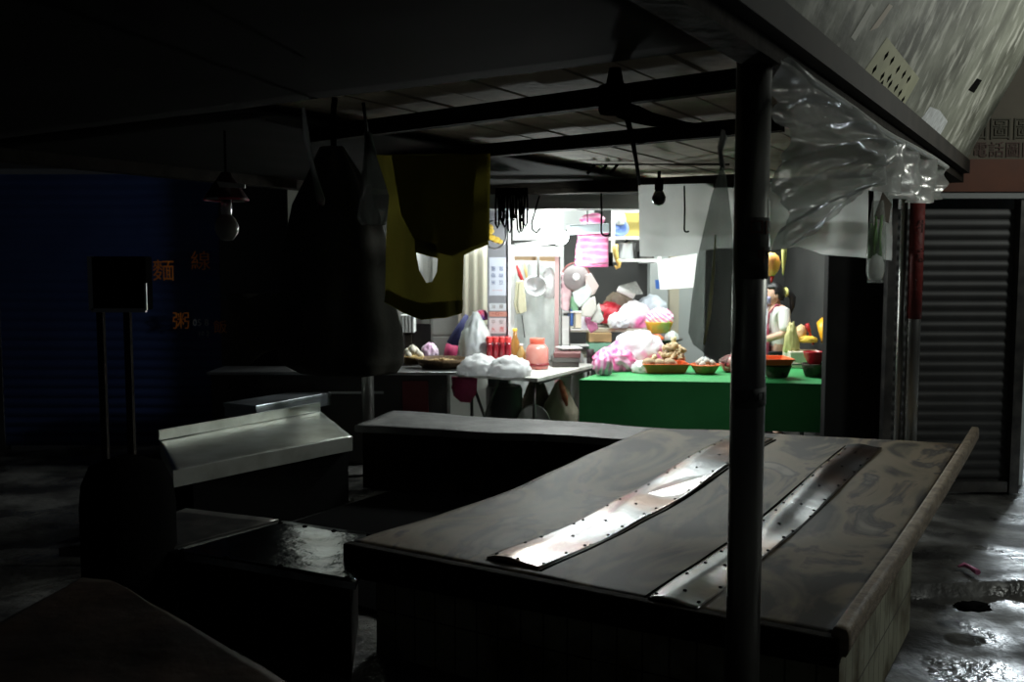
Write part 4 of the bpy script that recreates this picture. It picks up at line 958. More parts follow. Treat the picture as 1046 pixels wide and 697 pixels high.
mb = MB(); p = at(572, 432, 8.75); mb.blob((p.x, p.y, .0), (.34, .3, .62), 31, amp=.1, flat=-.8, top=.4); solo('beige_sack', mb, mat('beige_sack', (.36, .31, .24), .85, col2=(.27, .23, .18), scale=5, bump=.3), 'beige sack standing under the right end of the folding table', 'sack')
mb = MB(); p = at(548, 430, 8.9); mb.blob((p.x, p.y, 0), (.3, .25, .66), 33, amp=.1, flat=-.8, top=.3); solo('brown_sack', mb, mat('brown_sack', (.1, .075, .06), .8), 'dark brown sack between the bin and the beige sack', 'sack')
mb = MB(); mb.tube([at(x, y, 8.6) for x, y in ((572, 388), (574, 396), (577, 406), (579, 415))], [.012, .028, .03, .01], n=10); solo('pepper_string', mb, mat('pepper_red', (.4, .06, .03), .5, col2=(.5, .2, .12), scale=20), 'string of dried red peppers hanging from the folding table rail', 'peppers')
mb = MB(); p = at(588, 428, 9.2); mb.box((p.x, 9.25, .4), (.3, .04, .78), .1); solo('white_sheet', mb, mat('white_cloth', (.62, .62, .6), .7), 'white sheet standing between the folding table and green table', 'sheet')
mb = MB(); a = at(628, 436, 8.3); mb.tube([at(626, 426, 8.3), at(630, 440, 8.3)], .02, n=8); solo('red_stick', mb, M['red'], 'short red stick below the green cloth', 'stick')
mb = MB(); p = at(498, 429, 9.0); mb.blob((p.x, p.y, 0), (.1, .1, .12), 35, amp=.3); solo('litter_bag', mb, mat('litter', (.7, .7, .55), .5, col2=(.45, .5, .1), scale=14), 'small pale yellow bag on the floor under the folding table', 'bag')

# ------------------------------------------------------------------ left counter of the shop
LCZ = .8
lc = thing('shop_counter', (-1.55, 8.05, 0), 'long dark counter with steel top along the left of the shop, behind the stall', 'counter')
x1 = at(466, 379, 8.0).x
mb = MB(); mb.box(((-2.6+x1)/2, 8.2, LCZ-.012), (x1+2.6, .5, .025)); part(lc, 'counter_top', mb, M['steel'], world=True, bev=.004)
mb = MB(); mb.box(((-2.6+x1-.06)/2, 8.22, .385), (x1+2.5, .42, .77)); part(lc, 'cabinet', mb, mat('counter_dark', (.03, .03, .03), .45, col2=(.045, .04, .035), scale=3), world=True)
mb = MB(); mb.box((x1-.35, 8.0, .42), (.22, .02, .6)); part(lc, 'red_panel', mb, mat('maroon_panel', (.12, .012, .014), .45), world=True)
mb = MB(); mb.box((-1.4, 7.99, .62), (.6, .015, .02)); part(lc, 'trim_rail', mb, M['steel'], world=True)
def onL(px, py): return onz(px, py, LCZ+.002)
wt = thing('wicker_tray', onL(450, 378)+Vector((0, .2, 0)), 'flat dark wicker tray of peeled nuts on the shop counter', 'tray')
mb = MB(); mb.lathe([(.17, 0), (.2, .03), (.225, .085), (.235, .085), (.21, .035), (.18, .03), (.001, .03)], n=40, sx=1.02, sy=.95); part(wt, 'tray_body', mb, mat('dark_wicker', (.16, .09, .035), .7, col2=(.07, .04, .015), scale=30, bump=.5, bscale=80))
mb = MB()
rnd = random.Random(21)
for k in range(60):
    a = rnd.uniform(0, 6.28); r_ = .17*math.sqrt(rnd.random()); mb.blob((r_*math.cos(a)*1.05, r_*math.sin(a)*.95, .03+.03*(1-r_/.17)), (.034, .026, .03), k, sub=1, amp=.1)
o = part(wt, 'nuts', mb, mat('nut', (.55, .4, .2), .6, col2=(.4, .25, .1), scale=30)); o['kind'] = 'stuff'
t_, c, r_ = bowl('basket', 409, 432, 373, .07, mat('pale_wicker', (.6, .45, .2), .7, col2=(.42, .28, .1), scale=30, bump=.4), 'small pale basket of garlic left of the wicker tray', 'basket', z=LCZ+.03)
for k in range(9):
    a = k*2.4; rr_ = .075*math.sqrt(k/9); mb = MB(); mb.blob(c+Vector((rr_*math.cos(a), rr_*math.sin(a), .05+.035*(1-k/9)*2)), (.06, .06, .055), 70+k, amp=.06, sub=2, flat=-.7, top=.5)
    solo('garlic_bulb', mb, mat('garlic_white', (.85, .8, .68), .6) if k == 0 else bpy.data.materials['garlic_white'], 'white garlic bulb in the small pale basket', 'garlic', 'garlic bulbs in the small pale basket')
mb = MB(); p = onL(437, 372); mb.blob(p+Vector((0, .22, 0)), (.16, .14, .17), 81, amp=.2); solo('pink_bag', mb, mat('lilac_pink', (.75, .45, .68), .4, col2=(.9, .8, .9), scale=9), 'pale pink bag behind the small garlic basket', 'bag')
# cabinet, grey locker, white box, cream wall behind
gc = thing('grey_cabinet', ((at(462, 340, 9.6)).x, 9.75, 0), 'pale grey two door cabinet behind the olive cloth bag', 'cabinet')
xa, xb = at(440, 340, 9.5).x, at(505, 340, 9.5).x
mb = MB(); mb.box(((xa+xb)/2, 9.75, .95), (xb-xa, .5, 1.9)); gmm = mat('cabinet_grey', (.42, .43, .4), .5); part(gc, 'case', mb, gmm, world=True, bev=.005)
zs = at(460, 343, 9.5).z
for z0, z1 in ((.1, zs-.01), (zs+.01, 1.86)):
    mb = MB(); mb.box(((xa+xb)/2, 9.495, (z0+z1)/2), (xb-xa-.04, .02, z1-z0)); part(gc, 'door', mb, gmm, world=True, bev=.004)
wb = thing('white_radiator', at(415, 341, 9.3), 'white ribbed box on a dark stand behind the olive cloth bag', 'box')
p0, p1 = at(409, 322, 9.3), at(423, 340, 9.3)
mb = MB(); mb.box(((p0.x+p1.x)/2, 9.4, (p0.z+p1.z)/2), (p1.x-p0.x, .2, p0.z-p1.z)); part(wb, 'case', mb, M['white_paint'], world=True, bev=.004)
mb = MB(); mb.box(((p0.x+p1.x)/2, 9.42, p1.z/2), (.06, .12, p1.z)); part(wb, 'stand', mb, M['black_wood'], world=True)
for k in range(4):
    x = p0.x+(p1.x-p0.x)*(k+.5)/4; mb = MB(); mb.box((x, 9.295, (p0.z+p1.z)/2), (.008, .012, (p0.z-p1.z)*.95)); part(wb, 'rib', mb, M['steel'], world=True)
mb = MB(); p0, p1 = at(424, 318, 9.7), at(441, 372, 9.7); mb.box(((p0.x+p1.x)/2, 9.9, 1.0), (p1.x-p0.x+.35, .4, 2.0)); solo('dark_locker', mb, mat('locker', (.05, .045, .05), .6), 'dark locker left of the pale grey cabinet', 'locker', bev=.006)
# curtain of clear-ish beige sheet left of the pillar
mb = MB(); mb.quadgrid(lambda a, b: at(468+a*32, 230+b*130, 9.44)+Vector((0, .008*math.sin(a*22), 0)), 40, 4); solo('beige_curtain', mb, mat('beige_curtain', (.62, .6, .48), .6), 'beige hanging curtain between the olive bag and the stickered pillar', 'curtain', solid=.004)
mb = MB(); mb.quadgrid(lambda a, b: at(395+a*75, 236+b*95, 9.62)+Vector((0, .02*math.sin(a*30), 0)), 40, 4); solo('white_curtain', mb, mat('pale_curtain', (.6, .6, .58), .6), 'white hanging sheet seen through the hole of the olive bag', 'curtain', solid=.004)

# ------------------------------------------------------------------ pillar with stickers, doorway, lamp
PYY = 8.6
pi_ = thing('stickered_pillar', (at(509, 300, PYY).x, PYY+.1, 0), 'grey pillar plastered with printed sheets behind the red jars', 'pillar')
xa, xb = at(498, 300, PYY).x, at(519, 300, PYY).x
mb = MB(); mb.box(((xa+xb)/2, PYY+.12, 1.3), (xb-xa, .24, 2.6)); part(pi_, 'shaft', mb, mat('pillar_grey', (.2, .2, .22), .6), world=True)
mb = MB(); mb.box((xb+.012, PYY+.1, 1.3), (.022, .26, 2.6)); part(pi_, 'white_edge', mb, M['white_paint'], world=True)
ink = mat('blue_ink', (.1, .13, .25), .6); redink = mat('red_ink', (.6, .08, .07), .6); brink = mat('grey_ink', (.25, .22, .22), .6)
def sheet(x0, y0, x1, y1, col, name='printed_sheet', rows=(), ink_=ink, label=None):
    a, b = at(x0, y0, PYY-.006), at(x1, y1, PYY-.006); mb = MB(); mb.slab([a, Vector((b.x, a.y, a.z)), b, Vector((a.x, a.y, b.z))], (0, .004, 0))
    m = mat('sheet_%d' % y0, col, .5); o = part(pi_, name, mb, m, world=True, label=label)
    for (x, y, ch, s, im) in rows:
        p = at(x, y, PYY-.008); me = text_mesh(ch, s, face_minus_y(p)).mesh('lettering', im); t = bpy.data.objects.new('lettering', me); C.objects.link(t); t.parent = o; me.transform(Matrix.Translation(-pi_.location))
    return o
sheet(499.5, 263, 517, 302, (.5, .52, .6), rows=[(504, 275, '蔥', .045, ink), (512, 275, '薑', .042, ink), (504, 282, '蒜', .045, ink), (512, 282, '椒', .042, ink), (504, 289, '米', .045, ink), (512, 289, '豆', .045, ink), (508, 297, '一一一', .03, redink)], label='pale blue sheet with two columns of blue characters')
sheet(499.5, 310, 517, 317.5, (.52, .54, .58), rows=[(504, 313.5, '油', .04, brink), (512, 313.5, '鹽', .04, brink)], label='small pale sheet with two grey characters')
sheet(499.5, 318.5, 518, 323.5, (.55, .25, .2), rows=[(508, 321, '一口一', .035, mat('brown_ink', (.3, .06, .04), .6))], label='salmon coloured sheet')
sheet(499.5, 325, 517, 341, (.62, .56, .58), rows=[(504, 329.5, '平', .045, brink), (512, 329.5, '安', .045, brink), (504, 337, '大', .04, redink), (512.5, 336.5, '吉', .05, redink)], label='pinkish sheet with grey and red characters')
# round gold emblem at the top of the pillar
c = at(506, 240, PYY-.01)
mb = MB(); mb.tube([c+Vector((.105*math.cos(k*.1963), 0, .125*math.sin(k*.1963))) for k in range(32)], .006, n=6, closed=True); part(pi_, 'emblem_ring', mb, M['steel'], world=True)
mb = MB()
for x, y, s in ((500.5, 232, .05), (501, 236, .055), (503, 243, .05), (507, 245, .055), (511, 247, .04), (501, 242, .045)):
    mb.blob(at(x, y, PYY-.02)-Vector((0, 0, s/2)), (s*1.3, .015, s), int(x*y), sub=2, amp=.1, flat=-.9)
part(pi_, 'gold_emblem', mb, mat('gold_paint', (.6, .4, .05), .4), world=True)
# doorway with white frame; hanging utensils in it
DY = 9.5
df = thing('door_frame', (at(547, 300, DY).x, DY, 0), 'white framed doorway hung with ladle and white film behind the folding table', 'door frame')
def vbar(par, px, y0, y1, Y, w, m, name, d=.05):
    a, b = at(px, y0, Y), at(px, y1, Y); mb = MB(); mb.box(((a.x+b.x)/2, Y, (a.z+max(b.z, 0))/2), (w, d, a.z-max(b.z, 0))); return part(par, name, mb, m, world=True)
a, b = at(521, 260, DY), at(574, 260, DY)
mb = MB(); mb.box(((a.x+b.x)/2, DY, at(540, 257, DY).z), (b.x-a.x, .06, .1)); part(df, 'head', mb, M['white_paint'], world=True)
vbar(df, 523, 250, 480, DY, .05, M['white_paint'], 'jamb'); vbar(df, 573.5, 250, 480, DY, .035, mat('jamb_grey', (.45, .47, .47), .5), 'jamb')
vbar(df, 568.5, 252, 480, DY, .04, mat('pinkish_trim', (.62, .38, .38), .6), 'inner_trim', .03)
mb = MB(); a, b = at(525, 263, DY+.02), at(567, 265, DY+.02); mb.bar(a, b, .03, .05); part(df, 'wood_rail', mb, mat('tan_rail', (.55, .38, .22), .6), world=True)
# white wall panel above the doorway
mb = MB(); a, b = at(521, 215, 9.4), at(652, 262, 9.4); mb.box(((at(524, 240, 9.4).x+at(575, 240, 9.4).x)/2, 9.5, 2.13), (at(575, 240, 9.4).x-at(524, 240, 9.4).x, .06, .34)); solo('transom_panel', mb, mat('transom', (.6, .62, .6), .6), 'pale panel above the white doorway', 'panel')
mb = MB(); mb.quadgrid(lambda a, b: at(525+a*46, 266+b*166, 9.85)+Vector((0, .03*math.sin(a*15+b*2)+.03*mnoise.noise(Vector((a*5, b*5, 2))), 0)), 40, 30); solo('white_film', mb, mat('white_film', (.75, .78, .77), .35, col2=(.58, .62, .6), scale=6, bump=.4, bscale=12), 'white plastic film hanging behind the ladle in the doorway', 'curtain', solid=.004)
mb = MB(); mb.blob(at(561, 305, 9.55), (.14, .1, .3), 90, amp=.2, flat=-.9); solo('white_bag', mb, WB, 'white bag hanging right of the ladle in the doorway', 'bag')
la = thing('ladle', at(547, 300, 9.25), 'big metal ladle with long handle hanging in the white doorway', 'ladle')
p = at(547, 292, 9.2)
mb = MB(); mb.lathe([(.001, -.1), (.05, -.09), (.095, -.05), (.115, 0), (.105, .0), (.085, -.045), (.001, -.085)], p, n=28, rot=Matrix.Rotation(math.radians(62), 3, 'X'), cap=False); part(la, 'bowl', mb, mat('ladle_metal', (.62, .63, .64), .35, .8), world=True)
mb = MB(); mb.tube([at(550, 283, 9.2), at(549.5, 256, 9.22)], .013, n=10); part(la, 'handle', mb, mat('ladle_handle', (.25, .25, .24), .5), world=True)
mb = MB(); mb.tube([at(x, y, 9.2) for x, y in ((528, 271), (531, 281), (534, 287))], [.012, .02, .015], n=8); solo('red_brush', mb, M['red'], 'red handled brush hanging at the left of the doorway', 'brush')
mb = MB(); mb.tube([at(x, y, 9.22) for x, y in ((536, 268), (537, 277), (538, 284))], [.01, .016, .01], n=8); solo('yellow_brush', mb, mat('straw', (.75, .6, .25), .6), 'straw coloured brush hanging between the red brush and ladle', 'brush')
for k, (x0, x1) in enumerate(((527, 533), (530, 537))):
    mb = MB(); outline_sheet(mb, [(x0, 288), (x0+4, 286), (x1, 305), (x1+1, 318), (x0+1, 321), (x0-2, 312)], 9.2-.05*k, None, 1.5, k=k, amp=.02); solo('paper_bag', mb, mat('cream_bag_%d' % k, ((.72, .7, .5), (.6, .58, .4))[k], .6), ('cream bag hanging below the red brush, left', 'olive cream bag hanging below the red brush, right')[k], 'bag', solid=.02)
mb = MB(); mb.tube([at(533, 322, 9.1), at(536, 345, 9.1)], .005, n=6); solo('thin_wire', mb, M['black'], 'thin dark wire hanging in front of the white film', 'wire')
# the lit lamp
fl = thing('tube_lamp', at(600, 238, 8.35), 'lit white tube lamp glaring at the front of the shop', 'lamp')
e0, e1 = at(572, 243, 8.3), at(651, 235, 8.55)
mb = MB(); mb.bar(at(580, 235, 8.0), at(621, 233, 8.1), .06, .08, .01); part(fl, 'housing', mb, mat('lamp_housing', (.75, .85, .9), .4, emit=(.8, .95, 1), estr=.2), world=True)
glow = mat('lamp_tube', (1, 1, 1), .5, emit=(.93, 1, .98), estr=45)
mb = MB(); mb.tube([at(566, 243.5, 7.93), at(569, 243.5, 7.94), at(576, 242.5, 7.97), at(579, 242.3, 7.98)], [.03, .055, .055, .03], n=16); part(fl, 'tube', mb, glow, world=True)
mb = MB(); mb.bar(at(526, 251, 8.2), at(571, 246, 8.02), .03, .04, .006); part(fl, 'bracket', mb, M['white_paint'], world=True)
mb = MB(); mb.tube([at(600, 230, 8.05), at(600, 205, 8.1)], .005, n=6); part(fl, 'cord', mb, M['black'], world=True)
# pink bags on the lamp
pkm = mat('pink_bag', (.58, .09, .25), .35, col2=(.62, .24, .4), scale=9, bump=.2, transl=.25)
nt = pkm.node_tree; N = nt.nodes; L = nt.links; chk = N.new('ShaderNodeTexWave'); chk.bands_direction = 'Z'; chk.inputs['Scale'].default_value = 5.5; chk.inputs['Distortion'].default_value = 3
L.new(N['Mapping'].outputs['Vector'], chk.inputs['Vector']); mm_ = N.new('ShaderNodeMixRGB'); mm_.inputs['Color2'].default_value = (.66, .42, .54, 1)
rq = N.new('ShaderNodeValToRGB'); rq.color_ramp.elements[0].position = .6; rq.color_ramp.elements[0].color = (0, 0, 0, 1); rq.color_ramp.elements[1].position = .75; rq.color_ramp.elements[1].color = (.8, .8, .8, 1)
L.new(chk.outputs['Fac'], rq.inputs['Fac']); L.new(rq.outputs['Color'], mm_.inputs['Fac']); src = N['Principled BSDF'].inputs['Base Color'].links[0].from_socket
L.new(src, mm_.inputs['Color1']); L.new(mm_.outputs['Color'], N['Principled BSDF'].inputs['Base Color'])
pb_ = thing('pink_bags', at(605, 272, 8.75), 'bundle of pink and white carrier bags hanging behind the lit lamp', 'bags')
for k, pl_ in enumerate(([(590, 240), (620, 240), (621, 268), (604, 270), (594, 268)], [(592, 236), (621, 236), (621, 273), (600, 273), (587, 272), (588, 255)])):
    mb = MB(); outline_sheet(mb, pl_, 8.4+.05*k, None, 1.6, k=k, amp=.015); part(pb_, 'bag_layer', mb, pkm, world=True, solid=.025)
mb = MB(); mb.blob(at(605, 229, 8.44), (.2, .08, .09), 95, amp=.3, sub=3); part(pb_, 'knot', mb, pkm, world=True)
# small white curtain upper left of lamp
mb = MB(); outline_sheet(mb, [(560, 212), (607, 214), (606, 228), (592, 230), (575, 236), (565, 235)], 8.85, None, 1.8, k=2, amp=.03); solo('film_sheet', mb, clear('film_sheet', (.85, .87, .86), .5, (.6, .63, .62), .3), 'clear film sheet hanging above the lit lamp', 'plastic sheet')
# ------------------------------------------------------------------ shelf rack
RY = 9.2
rk = thing('shelf_rack', (at(640, 240, RY).x, RY+.2, at(640, 268, RY).z), 'white wall shelf rack with pots right of the pink bags', 'shelf')
def hshelf(px0, px1, py, Y, d, th=.03):
    a, b = at(px0, py, Y), at(px1, py, Y); mb = MB(); mb.box(((a.x+b.x)/2, Y+d/2, a.z-th/2), (b.x-a.x, d, th)); part(rk, 'shelf', mb, M['white_paint'], world=True); return a.z
hz1 = hshelf(626, 675, 214, RY, .04); s1 = hshelf(626, 665, 241.5, RY, .4); s2 = hshelf(626, 672, 264.5, RY, .4)
for px in (626.5, 674):
    a, b = at(px, 213, RY), at(px, 267, RY); mb = MB(); mb.box((a.x, RY, (a.z+b.z)/2), (.035, .035, a.z-b.z)); part(rk, 'upright', mb, M['white_paint'], world=True)
    mb = MB(); mb.box((a.x, RY+.9, b.z), (.03, 1.5, .03)); part(rk, 'bracket', mb, M['white_paint'], world=True)
mb = MB(); p = at(649, 241, 9.3); mb.box((p.x+.0, 9.5, s1+.13), (.2, .2, .255)); solo('cardboard_box', mb, mat('olive_card', (.32, .25, .06), .7), 'olive brown box on the upper shelf of the rack', 'box', bev=.004)
mb = MB(); p = at(633, 241, 9.28); mb.lathe([(.001, .0), (.06, .0), (.085, .02), (.08, .024), (.055, .006), (.001, .006)], (p.x-.0, 9.27, s1+.075), n=32, rot=Matrix.Rotation(math.radians(72), 3, 'X') , cap=False); solo('blue_plate', mb, mat('plate_blue', (.1, .17, .42), .35), 'blue plate standing on the upper shelf of the rack', 'plate', solid=.004)
mb = MB(); mb.blob(at(633, 230, 9.3), (.12, .1, .13), 97, amp=.15); solo('hanging_bag', mb, mat('grey_pouch', (.55, .57, .55), .5), 'pale grey pouch hanging above the blue plate', 'bag')
pt = thing('cooking_pot', (at(641, 262, 9.3).x, 9.38, s2), 'bright metal pot on the lower shelf of the rack', 'pot')
mb = MB(); mb.lathe([(.075, 0), (.08, .004), (.088, .15), (.094, .155), (.085, .15), (.076, .01), (.001, .01)], n=32); part(pt, 'body', mb, M['steel'])
mb = MB(); mb.lathe([(.09, .155), (.06, .168), (.012, .172), (.012, .185)], n=24); part(pt, 'lid', mb, M['steel'])
mb = MB(); p = at(659, 262, 9.3); mb.lathe([(.08, 0), (.09, .07), (.084, .07), (.07, .006)], (p.x+.02, 9.4, s2), n=24); solo('steel_bowl', mb, M['dark_steel'], 'dark metal bowl right of the bright pot', 'bowl')
yg = thing('yellow_gloves', at(630, 272, 9.1), 'yellow gloves hanging from the rack beside the pink bags', 'gloves')
mb = MB(); mb.tube([at(x, y, 9.1) for x, y in ((628, 250), (628.5, 256), (629.5, 262), (630.5, 266))], [.03, .028, .024, .02], n=10); part(yg, 'cuff', mb, mat('glove_yellow', (.85, .65, .2), .5), world=True)
mb = MB(); mb.tube([at(x, y, 9.1) for x, y in ((630, 265), (632.5, 269), (632, 272.5), (629.5, 274), (628, 271.5))], [.022, .022, .02, .014, .008], n=10); part(yg, 'fingers', mb, mat('glove_amber', (.85, .55, .15), .5), world=True)
mb = MB(); mb.tube([at(624, 258, 9.1), at(623.5, 272, 9.1)], [.02, .025], n=8); solo('black_tool', mb, M['black'], 'black tool hanging left of the yellow gloves', 'tool')
# white board with blue corner, wood post
wbd = thing('white_sign', at(690, 296, 8.5), 'blank white board with blue corner below the grey canvas', 'board')
mb = MB(); mb.slab([at(672, 266, 8.65), at(712, 259, 8.3), at(709, 294, 8.3), at(674, 296, 8.65)], (0, .03, 0)); part(wbd, 'panel', mb, M['white_paint'], world=True)
mb = MB(); mb.slab([at(669.5, 286, 8.66), at(673, 286, 8.66), at(674, 295.5, 8.66), at(670, 295, 8.66)], (0, .02, 0)); part(wbd, 'blue_corner', mb, M['blue'], world=True)
mb = MB(); a = at(688, 300, 9.9); mb.box((a.x, 9.9, 1.2), (.1, .1, 2.4)); solo('wooden_post', mb, mat('tan_post', (.34, .31, .24), .7), 'tan wooden post behind the white board', 'post')
mb = MB(); a = at(681, 300, 10.3); mb.box((a.x+.1, 10.3, 1.2), (.6, .2, 2.4)); solo('grey_cupboard', mb, mat('cupboard_grey', (.42, .45, .44), .5), 'tall grey cupboard behind the wooden post', 'cupboard', bev=.006)

# ------------------------------------------------------------------ storage shelf behind the green table with its pile of bags
SZ, SYY = 1.08, 9.35
ss = thing('storage_shelf', (1.05, 9.7, 0), 'cluttered low storage shelf behind the green table', 'shelf')
xa, xb = at(574, 335, 9.35).x, at(672, 335, 9.35).x
for z, d in ((SZ, .6), (.82, .6), (.4, .6)):
    mb = MB(); mb.box(((xa+xb)/2, 9.67, z-.02), (xb-xa, d, .035)); part(ss, 'shelf', mb, mat('shelf_board_%d' % int(z*100), (.5, .48, .4), .6), world=True)
for x in (xa+.03, xb-.03):
    for y in (9.4, 9.93):
        mb = MB(); mb.box((x, y, SZ/2), (.04, .04, SZ)); part(ss, 'upright', mb, M['steel'], world=True)
def sbag(px, py, size, seed, m, label, Y=9.5, z=None, name='plastic_bag', cat='bag', **k):
    b = at(px, py, Y)
    if z is not None: b.z = z
    mb = MB(); mb.blob(b, size, seed, **k); return solo(name, mb, m, label, cat)
pw = mat('pink_white_bag', (.74, .7, .74), .35, col2=(.8, .2, .46), scale=4.5, lo=.52, hi=.62, bump=.4, bscale=16)
ps = stripes('pink_striped', (.85, .3, .55), (.92, .8, .88), 9, rot=(.4, .8, .3), dist=5)
lb_ = mat('ice_blue_bag', (.62, .68, .75), .3, bump=.4, bscale=16)
redm = mat('red_bag', (.42, .015, .03), .35, bump=.4, bscale=18)
z = SZ+.002
tb_ = .755
# on the green table, left end: big bags
sbag(651, 372, (.5, .34, .33), 101, pw, 'big white and pink bag piled at the back left of the green table', Y=8.7, z=tb_, amp=.2, flat=-.5)
sbag(627, 376, (.34, .24, .2), 102, stripes('pink_striped_2', (.85, .16, .42), (.86, .45, .64), 5, rot=(.2, .5, .9), dist=6), 'pink striped bag spilling over the left end of the green table', Y=8.5, z=tb_, amp=.3)
mb = MB(); mb.blob(onz(618, 384, .76)+Vector((0, .12, 0)), (.15, .16, .18), 131, amp=.16, flat=-.7); solo('pink_bag', mb, stripes('pink_film', (.85, .22, .5), (.9, .5, .7), 6, dist=5), 'loose pink bag standing at the front left edge of the green table', 'bag')
tray('red_tray', 626, 657, 374, 0, .05, M['red'], 'red tray under the pink and white bags', 'tray', dy=.25)
sbag(655, 372, (.16, .14, .1), 104, WB, 'small white bag beside the ginger tray', Y=8.35, z=tb_, amp=.25)
# on the shelf top
sbag(622, 321, (.3, .25, .2), 105, redm, 'dark red bag on top of the storage shelf', z=z+.04, Y=9.6, amp=.2)
sbag(632, 312, (.34, .3, .34), 106, mat('brown_bag', (.2, .14, .11), .6, col2=(.34, .28, .2), scale=6, bump=.3), 'brown bundle behind the dark red bag', Y=9.85, z=z, amp=.15)
sbag(665, 320, (.34, .28, .32), 107, lb_, 'ice blue bag at the right of the storage shelf', Y=9.75, z=z, amp=.12)
sbag(648, 330, (.32, .25, .25), 108, pw, 'white bag with pink print between the red and ice blue bags', Y=9.5, z=z, amp=.22)
sbag(632, 334, (.2, .2, .15), 109, mat('grey_white', (.8, .82, .84), .35, col2=(.6, .64, .7), scale=8), 'crumpled white bag below the dark red bag', Y=9.42, z=z, amp=.25)
for k, (x0, y0, x1, y1) in enumerate(((621, 306, 648, 297), (628, 296, 652, 294))):
    pass
npm = mat('newsprint', (.5, .52, .49), .7, col2=(.36, .37, .36), scale=40)
mb = MB(); mb.slab([at(632, 294, 9.55), at(650, 289, 9.6), at(657, 301, 9.6), at(646, 302, 9.5)], (.0, .03, .02)); solo('newspaper', mb, npm, 'folded newspaper lying on top of the brown bundle', 'newspaper', bev=.008)
mb = MB(); mb.tube([at(631, 295, 9.5), at(640, 299, 9.5), at(648, 303, 9.5)], [.03, .032, .03], n=12); solo('paper_roll', mb, mat('paper_white', (.75, .76, .74), .6), 'white paper roll in front of the folded newspaper', 'paper roll')
# yellow bucket with pink striped bag
yb_ = thing('yellow_bucket', (at(672, 345, 9.25).x, 9.2, .0), 'yellow bucket topped with a pink striped bag behind the ginger', 'bucket')
zb = at(672, 340, 9.2).z
p = at(673, 340, 9.2); yb_.location = (p.x, 9.2, zb)
mb = MB(); mb.lathe([(.1, 0), (.135, .1), (.14, .11), (.13, .108), (.1, .01), (.001, .01)], n=32); part(yb_, 'pail', mb, mat('bucket_yellow', (.8, .5, .06), .4, col2=(.35, .5, .1), scale=2.5, lo=.52, hi=.58))
sbag(674, 330, (.26, .2, .17), 111, ps, 'pink striped bag stuffed in the yellow bucket', Y=9.2, z=zb+.07, amp=.15, flat=-.7)
mb = MB(); p = at(676, 349, 9.15); mb.lathe([(.06, 0), (.18, .03), (.19, .045), (.18, .045), (.06, .01), (.001, .01)], (p.x, 9.17, zb-.1), n=32, sx=1.1); solo('dark_pan', mb, M['dark_steel'], 'wide dark pan under the yellow bucket', 'pan')
mb = MB(); mb.blob((p.x-.06, 9.1, zb-.085), (.13, .1, .075), 113, amp=.2, sub=3); solo('red_pouch', mb, M['orange'], 'small red pouch in the wide dark pan', 'pouch')
mb = MB(); mb.blob((p.x+.09, 9.1, zb-.085), (.13, .1, .1), 114, amp=.3, sub=3); solo('clear_pouch', mb, mat('grey_film', (.5, .54, .52), .2, bump=.5, bscale=20), 'crumpled grey film in the wide dark pan', 'pouch')
st = MB(); st.box((p.x, 9.25, (zb-.1)/2), (.34, .25, zb-.1)); solo('stool', st, mat('stool_dark', (.06, .06, .06), .6), 'dark stool carrying the wide pan', 'stool', bev=.005)
# stacked flat cartons in the middle of the shelf
for k, (y0, col, lb2) in enumerate(((351, (.2, .42, .3), 'green edged carton in the shelf, lower of the two under the bags'), (343, (.5, .35, .17), 'tan carton in the shelf, upper of the two under the bags'))):
    a, b = at(602, y0, 9.3), at(625, y0, 9.3); mb = MB(); mb.box(((a.x+b.x)/2, 9.5, .82+.02+.05+k*.1), (b.x-a.x, .35, .09)); solo('carton', mb, mat('carton_%d' % k, col, .6), lb2, 'carton', bev=.004)
mb = MB(); p = at(603, 363, 9.05); mb.lathe([(.035, 0), (.038, .14), (.032, .145)], (p.x, 9.05, tb_+.0), n=20); solo('dark_canister', mb, mat('canister', (.03, .015, .02), .4), 'dark canister at the back left corner of the green table', 'canister')
mb = MB(); p = at(592, 366, 9.15); mb.blob((p.x, 9.2, .0), (.16, .2, .86), 117, amp=.06, flat=-.9); solo('grey_sack', mb, mat('grey_sack', (.42, .43, .42), .7), 'tall grey sack between the folding table and the storage shelf', 'sack')
# small packages, left compartment
pk = [((576, 352, .07, .1, .28), (.75, .76, .74), 'white carton, leftmost on the shelf beside the door frame'), ((583, 333, .05, .08, .2), (.08, .2, .6), 'blue bottle shaped package left on the shelf'), ((590, 335, .06, .08, .16), (.75, .7, .55), 'cream package right of the blue package'), ((596, 336, .07, .08, .15), (.78, .8, .85), 'white packet right of the cream package'), ((577, 312, .05, .06, .12), (.8, .8, .8), 'white packet high beside the door frame'), ((581, 309, .03, .06, .1), (.7, .12, .06), 'red packet high beside the door frame')]
for k, ((px, py, w_, d_, h_), col, lb3) in enumerate(pk):
    b = at(px, py, 9.2); mb = MB()
    if k == 1: mb.lathe([(w_/2, 0), (w_/2, h_*.6), (w_*.25, h_*.8), (w_*.25, h_)], b, n=16)
    else: mb.box(b+Vector((0, 0, h_/2)), (w_, d_, h_), rnd.uniform(-.4, .4), bevel=.004)
    solo('packet' if k != 1 else 'bottle', mb, mat('pack_%d' % k, col, .5), lb3, 'packet' if k != 1 else 'bottle')
wr = thing('wire_shelf', (at(586, 335, 9.2).x, 9.2, at(586, 352, 9.2).z), 'small white wire shelf holding packets beside the door frame', 'shelf')
for y0 in (318, 335.5, 352):
    a, b = at(573, y0, 9.2), at(601, y0, 9.2); mb = MB(); mb.box(((a.x+b.x)/2, 9.22, a.z-.008), (b.x-a.x, .16, .012)); part(wr, 'shelf', mb, M['white_paint'], world=True)
